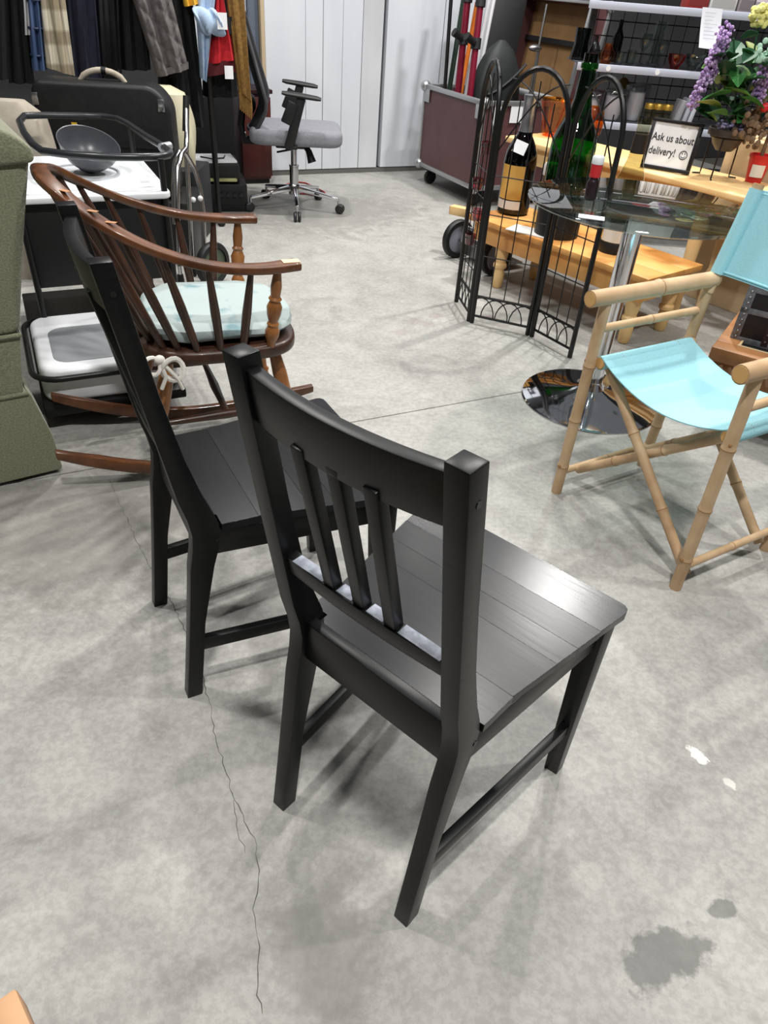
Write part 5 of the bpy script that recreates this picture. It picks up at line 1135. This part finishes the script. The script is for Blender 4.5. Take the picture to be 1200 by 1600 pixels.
for i, (px, h_, c_) in enumerate(((1056, .13, (150, 152, 158)), (1066, .14, (176, 180, 192)), (1075, .145, (196, 200, 210)))):
    lb = ('grey book leaning left of the two pale books on the lower shelf', 'pale blue grey book in the middle of the leaning row', 'whitest book at the right of the leaning row')[i]
    t = thing('book', lb, 'book', (shx(px, .06), SY + .05, z2 + .001), R(6), 'leaning books'); mb = MB(); mb.beam((0, 0, .004), (.02, 0, h_), .02, .11, side=(1, 0, 0)); obj('cover', mb, mat('book_%d' % i, c_, .6), t, bevel=.002)
    mb = MB(); mb.beam((0, .001, .008), (.02, .001, h_ + .0015), .014, .106, side=(1, 0, 0)); obj('pages', mb, white_paper, t)
p = thing('olive_cloth', 'olive cloth bag slumped at the back of the lower shelf', 'bag', (shx(968, .24), SY + .285, z2 + .001)); mb = MB(); mb.ell((0, 0, .10), .05, .05, .10, 16, 10); mb.v = [(x, y, max(z, 0)) for x, y, z in mb.v]; obj('body', mb, cloth('olive_cloth', (126, 112, 44), (98, 88, 38), 12), p)
p = thing('pink_bowl', 'dusty pink round pot on the lower shelf behind the champagne bottle neck', 'pot', (shx(930, .22), SY + .24, z2 + .001)); mb = MB(); mb.lathe([(.0001, 0), (.04, 0), (.06, .05), (.055, .12), (.04, .13), (.0001, .125)], 24); obj('body', mb, mat('dusty_pink', (150, 116, 120), .6), p)
# boxes on the very top shelf
for i, (px, w_, h_, c_) in enumerate(((1085, .11, .10, (150, 44, 40)), (1125, .14, .12, (214, 212, 210)), (1162, .09, .13, (150, 140, 146)), (1190, .12, .12, (206, 196, 206)))):
    lb = ('red box standing on the top shelf', 'white box next to the red box on the top shelf', 'mauve grey box on the top shelf', 'pale pink box at the right end of the top shelf')[i]
    d = ray(px, 8); x = d.x / d.y * (SY + .08); t = thing('small_box', lb, 'box', (x, SY + .03, ZS[3] + .001), 0, 'boxes on the top shelf'); mb = MB(); mb.b2((-w_ / 2, 0, 0), (w_ / 2, .12, h_)); obj('carton', mb, mat('shelf_box_%d' % i, c_, .7), t, bevel=.003); mb = MB(); mb.b2((-w_ / 2 + .01, -.001, .01), (w_ / 2 - .01, .0, h_ * .4)); obj('printed_band', mb, mat('box_print_%d' % i, tuple(int(k * .75) for k in c_), .7), t)
# paper sheet hanging from the top shelf lip
a, b = aty(1098, 11, SY - .012), aty(1129, 14, SY - .012); c, d = aty(1090, 74, SY - .012), aty(1121, 78, SY - .012)
mb = MB(); P = []
for i in range(7):
    v = i / 6; P.append([a.lerp(c, v).lerp(b.lerp(d, v), j / 4) + Vector((0, -.02 * v * v - .004 * math.sin(j * 2), 0)) for j in range(5)])
mb.grid(P, .0006, (0, -1, 0)); hs = tag(obj('hanging_sheet', mb, mat('white_paper_sheet', (226, 230, 240), .8)), 'white printed sheet hanging from the top shelf edge', 'paper')
mb = MB()
for k in range(8):
    y0 = .12 + .09 * k; p0 = a.lerp(c, y0).lerp(b.lerp(d, y0), .15); p1 = a.lerp(c, y0).lerp(b.lerp(d, y0), .55 + .3 * rnd.random()); mb.beam(p0 + Vector((0, -.008 - .02 * y0 * y0, 0)), p1 + Vector((0, -.008 - .02 * y0 * y0, 0)), .0015, .0004, side=(0, 0, 1))
obj('printed_lines', mb, mat('grey_ink', (150, 152, 160), .8), hs)

# ================================================================ HAND TRUCK BEHIND THE TRELLIS
w1, w2 = at(712, 402), at(770, 430); ax = (w2 - w1); AA = math.atan2(ax.y, ax.x)
ht = thing('hand_truck', 'folding hand truck with grey hubbed wheels behind the metal trellis', 'hand truck', (w1 + w2) / 2, AA); hl = ax.length / 2
hub = mat('grey_hub', (128, 130, 142), .5)
for s in (-1, 1):
    RX = Matrix.Rotation(R(90), 3, 'Y'); c = Vector((s * hl, 0, .102)); mb = MB(); mb.lathe([(.074, -.018), (.096, -.018), (.102, -.01), (.102, .01), (.096, .018), (.074, .018), (.07, 0), (.074, -.018)], 36, c, RX); w_ = obj('wheel', mb, black_plastic, ht)
    mb = MB(); mb.lathe([(.001, -.014), (.03, -.014), (.072, -.007), (.072, .007), (.03, .014), (.001, .014)], 30, c, RX); obj('hub', mb, hub, w_)
    mb = MB(); mb.tube([(s * hl * .72, -.005, .10), (s * hl * .72, .0, .185)], .012, 10); obj('upright', mb, chrome_worn, ht)
mb = MB(); mb.tube([(-hl, 0, .102), (hl, 0, .102)], .008, 10); obj('axle', mb, steel, ht)
mb = MB(); mb.b2((-hl * .8, .03, .025), (hl * .8, .24, .032)); obj('toe_plate', mb, steel, ht, bevel=.002)
mb = MB(); mb.b2((-hl * .8, .028, .025), (hl * .8, .035, .12)); obj('back_plate', mb, steel, ht)
for z in (.18,): mb = MB(); mb.tube([(-hl * .72, 0, z), (hl * .72, 0, z)], .010, 10); obj('cross_bar', mb, chrome_worn, ht)
wb = thing('wood_offcut', 'pale wooden block with pink end sticking out left of the trellis', 'block', at(716, 336, .205) , BA + .35)
mb = MB(); mb.b2((-.045, -.025, 0), (.05, .025, .045)); obj('block', mb, pine_light, wb, bevel=.003); mb = MB(); mb.b2((-.048, -.024, .002), (-.045, .024, .043)); obj('painted_end', mb, mat('pink_paint', (206, 160, 148), .7), wb)

# ================================================================ GLASS TOPPED COFFEE TABLE + TRUNK
ZC = .28
qa, qb, qc = at(1100, 479, ZC), at(1126, 545, ZC), at(1200, 577, ZC)
cu1 = (qc - qb); cl1 = qa - qb; cang = (math.atan2(cu1.y, cu1.x) + math.atan2(cl1.y, cl1.x) - math.pi / 2) / 2; cu1 = Vector((math.cos(cang), math.sin(cang), 0)); qb = qb - cu1 * .03
ck = thing('coffee_table', 'wooden coffee table with dark glass inset behind the bamboo chair', 'table', (qb.x, qb.y, 0), cang)
dep = max(.5, cl1.length + .06); Ln = .85; oak = mat('worn_oak', (150, 100, 60), .5, c2=(176, 124, 78), scale=7)
for a, b in (((0, 0, ZC - .05), (Ln, .075, ZC)), ((0, dep - .075, ZC - .05), (Ln, dep, ZC)), ((0, .075, ZC - .05), (.075, dep - .075, ZC)), ((Ln - .075, .075, ZC - .05), (Ln, dep - .075, ZC))): mb = MB(); mb.b2(a, b); obj('top_rail', mb, oak, ck, bevel=.006)
mb = MB(); mb.b2((.07, .07, ZC - .02), (Ln - .07, dep - .07, ZC - .012)); obj('glass_inset', mb, mat('dark_glass_inset', (60, 58, 58), .12), ck)
for a, b in (((.07, .073, ZC - .012), (Ln - .07, .08, ZC + .002)), ((.073, .08, ZC - .012), (.08, dep - .08, ZC + .002)), ((.07, dep - .08, ZC - .012), (Ln - .07, dep - .073, ZC + .002))): mb = MB(); mb.b2(a, b); obj('bead', mb, mat('pale_bead', (206, 178, 140), .5), ck)
for i in range(28): mb = MB(); x = .02 + (Ln - .04) * i / 27; mb.tube([(x, -.002, ZC - .055), (x + .012, -.002, ZC - .085)], .006, 6); obj('rope_trim', mb, mat('rope_trim', (150, 110, 84), .7), ck)
for a, b in (((.02, .012, ZC - .11), (Ln - .02, .03, ZC - .05)), ((.02, dep - .03, ZC - .11), (Ln - .02, dep - .012, ZC - .05)), ((.02, .03, ZC - .11), (.036, dep - .03, ZC - .05))): mb = MB(); mb.b2(a, b); obj('apron', mb, oak, ck, bevel=.003)
mb = MB(); mb.b2((.05, .05, .07), (Ln - .05, dep - .05, .085)); obj('under_shelf', mb, oak, ck, bevel=.003)
for x in (.045, Ln - .045):
    for y in (.045, dep - .045): mb = MB(); mb.lathe([(.02, 0), (.028, .02), (.022, .06), (.03, .1), (.03, ZC - .051)], 16, (x, y, 0)); obj('leg', mb, oak, ck)
tk = thing('studded_chest', 'small black chest with studded metal edges on the coffee table', 'chest', (0, 0, 0), cang + R(2))
p = at(1140, 532, ZC - .011); tk.location = (p.x, p.y, ZC - .0095)
TW, TD, TH = .42, .24, .20; worn = mat('worn_metal_edge', (132, 134, 140), .45, .5, c2=(96, 98, 104), scale=40)
mb = MB(); mb.b2((0, 0, 0), (TW, TD, TH)); obj('body', mb, mat('black_trunk_skin', (28, 22, 26), .5), tk, bevel=.004)
for a, b in (((-.003, -.003, -.0), (TW + .003, .02, .022)), ((-.003, -.003, TH - .022), (TW + .003, .02, TH + .003)), ((-.003, -.003, .02), (.026, .02, TH - .02)), ((TW - .026, -.003, .02), (TW + .003, .02, TH - .02)), ((-.003, .02, .0), (.02, TD, .022)), ((-.003, .02, TH - .022), (.02, TD, TH + .003)), ((-.003, -.003, .105), (TW, .01, .125))): mb = MB(); mb.b2(a, b); obj('metal_edge', mb, worn, tk, bevel=.002)
for i in range(9): mb = MB(); mb.ell((.013, -.004, .02 + .02 * i), .005, .003, .005, 8, 5); obj('stud', mb, steel, tk)
for x in (.10, .30):
    mb = MB(); mb.b2((x, -.006, .01), (x + .022, .0, TH)); s_ = obj('strap', mb, mat('dark_strap', (44, 24, 28), .5), tk)
    for i in range(7): mb = MB(); mb.ell((x + .011, -.007, .025 + .026 * i), .004, .003, .004, 8, 5); obj('stud', mb, steel, s_)

# ================================================================ TIMBER FRAMED STOOL AT THE LOWER LEFT CORNER
tan = mat('tan_wood', (196, 156, 118), .55, c2=(182, 140, 102), scale=9)
zt = .42; c0 = at(24, 1541, zt); c1 = at(49, 1600, zt); vv = (c1 - c0); vv.z = 0; vv.normalize(); sa = math.atan2(vv.y, vv.x)
stl = thing('wooden_stool', 'tan wooden stool corner with olive cushion at the lower left corner', 'stool', (c0.x, c0.y, 0), sa)
mb = MB(); mb.b2((0, -.028, zt - .045), (.30, 0, zt)); obj('rail', mb, tan, stl, bevel=.004)
mb = MB(); mb.b2((0, -.30, zt - .045), (.30, -.272, zt)); obj('rail', mb, tan, stl, bevel=.004)
mb = MB(); mb.b2((.006, -.272, zt - .045), (.03, -.028, zt - .006)); obj('rail', mb, tan, stl, bevel=.004)
mb = MB(); mb.b2((.03, -.27, zt - .04), (.29, -.03, zt - .004)); obj('cushion', mb, cloth('olive_seat', (86, 86, 44), (98, 98, 54), 40), stl, bevel=.012, seg=3)
for x in (.012, .26):
    for y in (-.03, -.296): mb = MB(); mb.b2((x, y, 0), (x + .026, y + .026, zt - .045)); obj('leg', mb, tan, stl, bevel=.003)
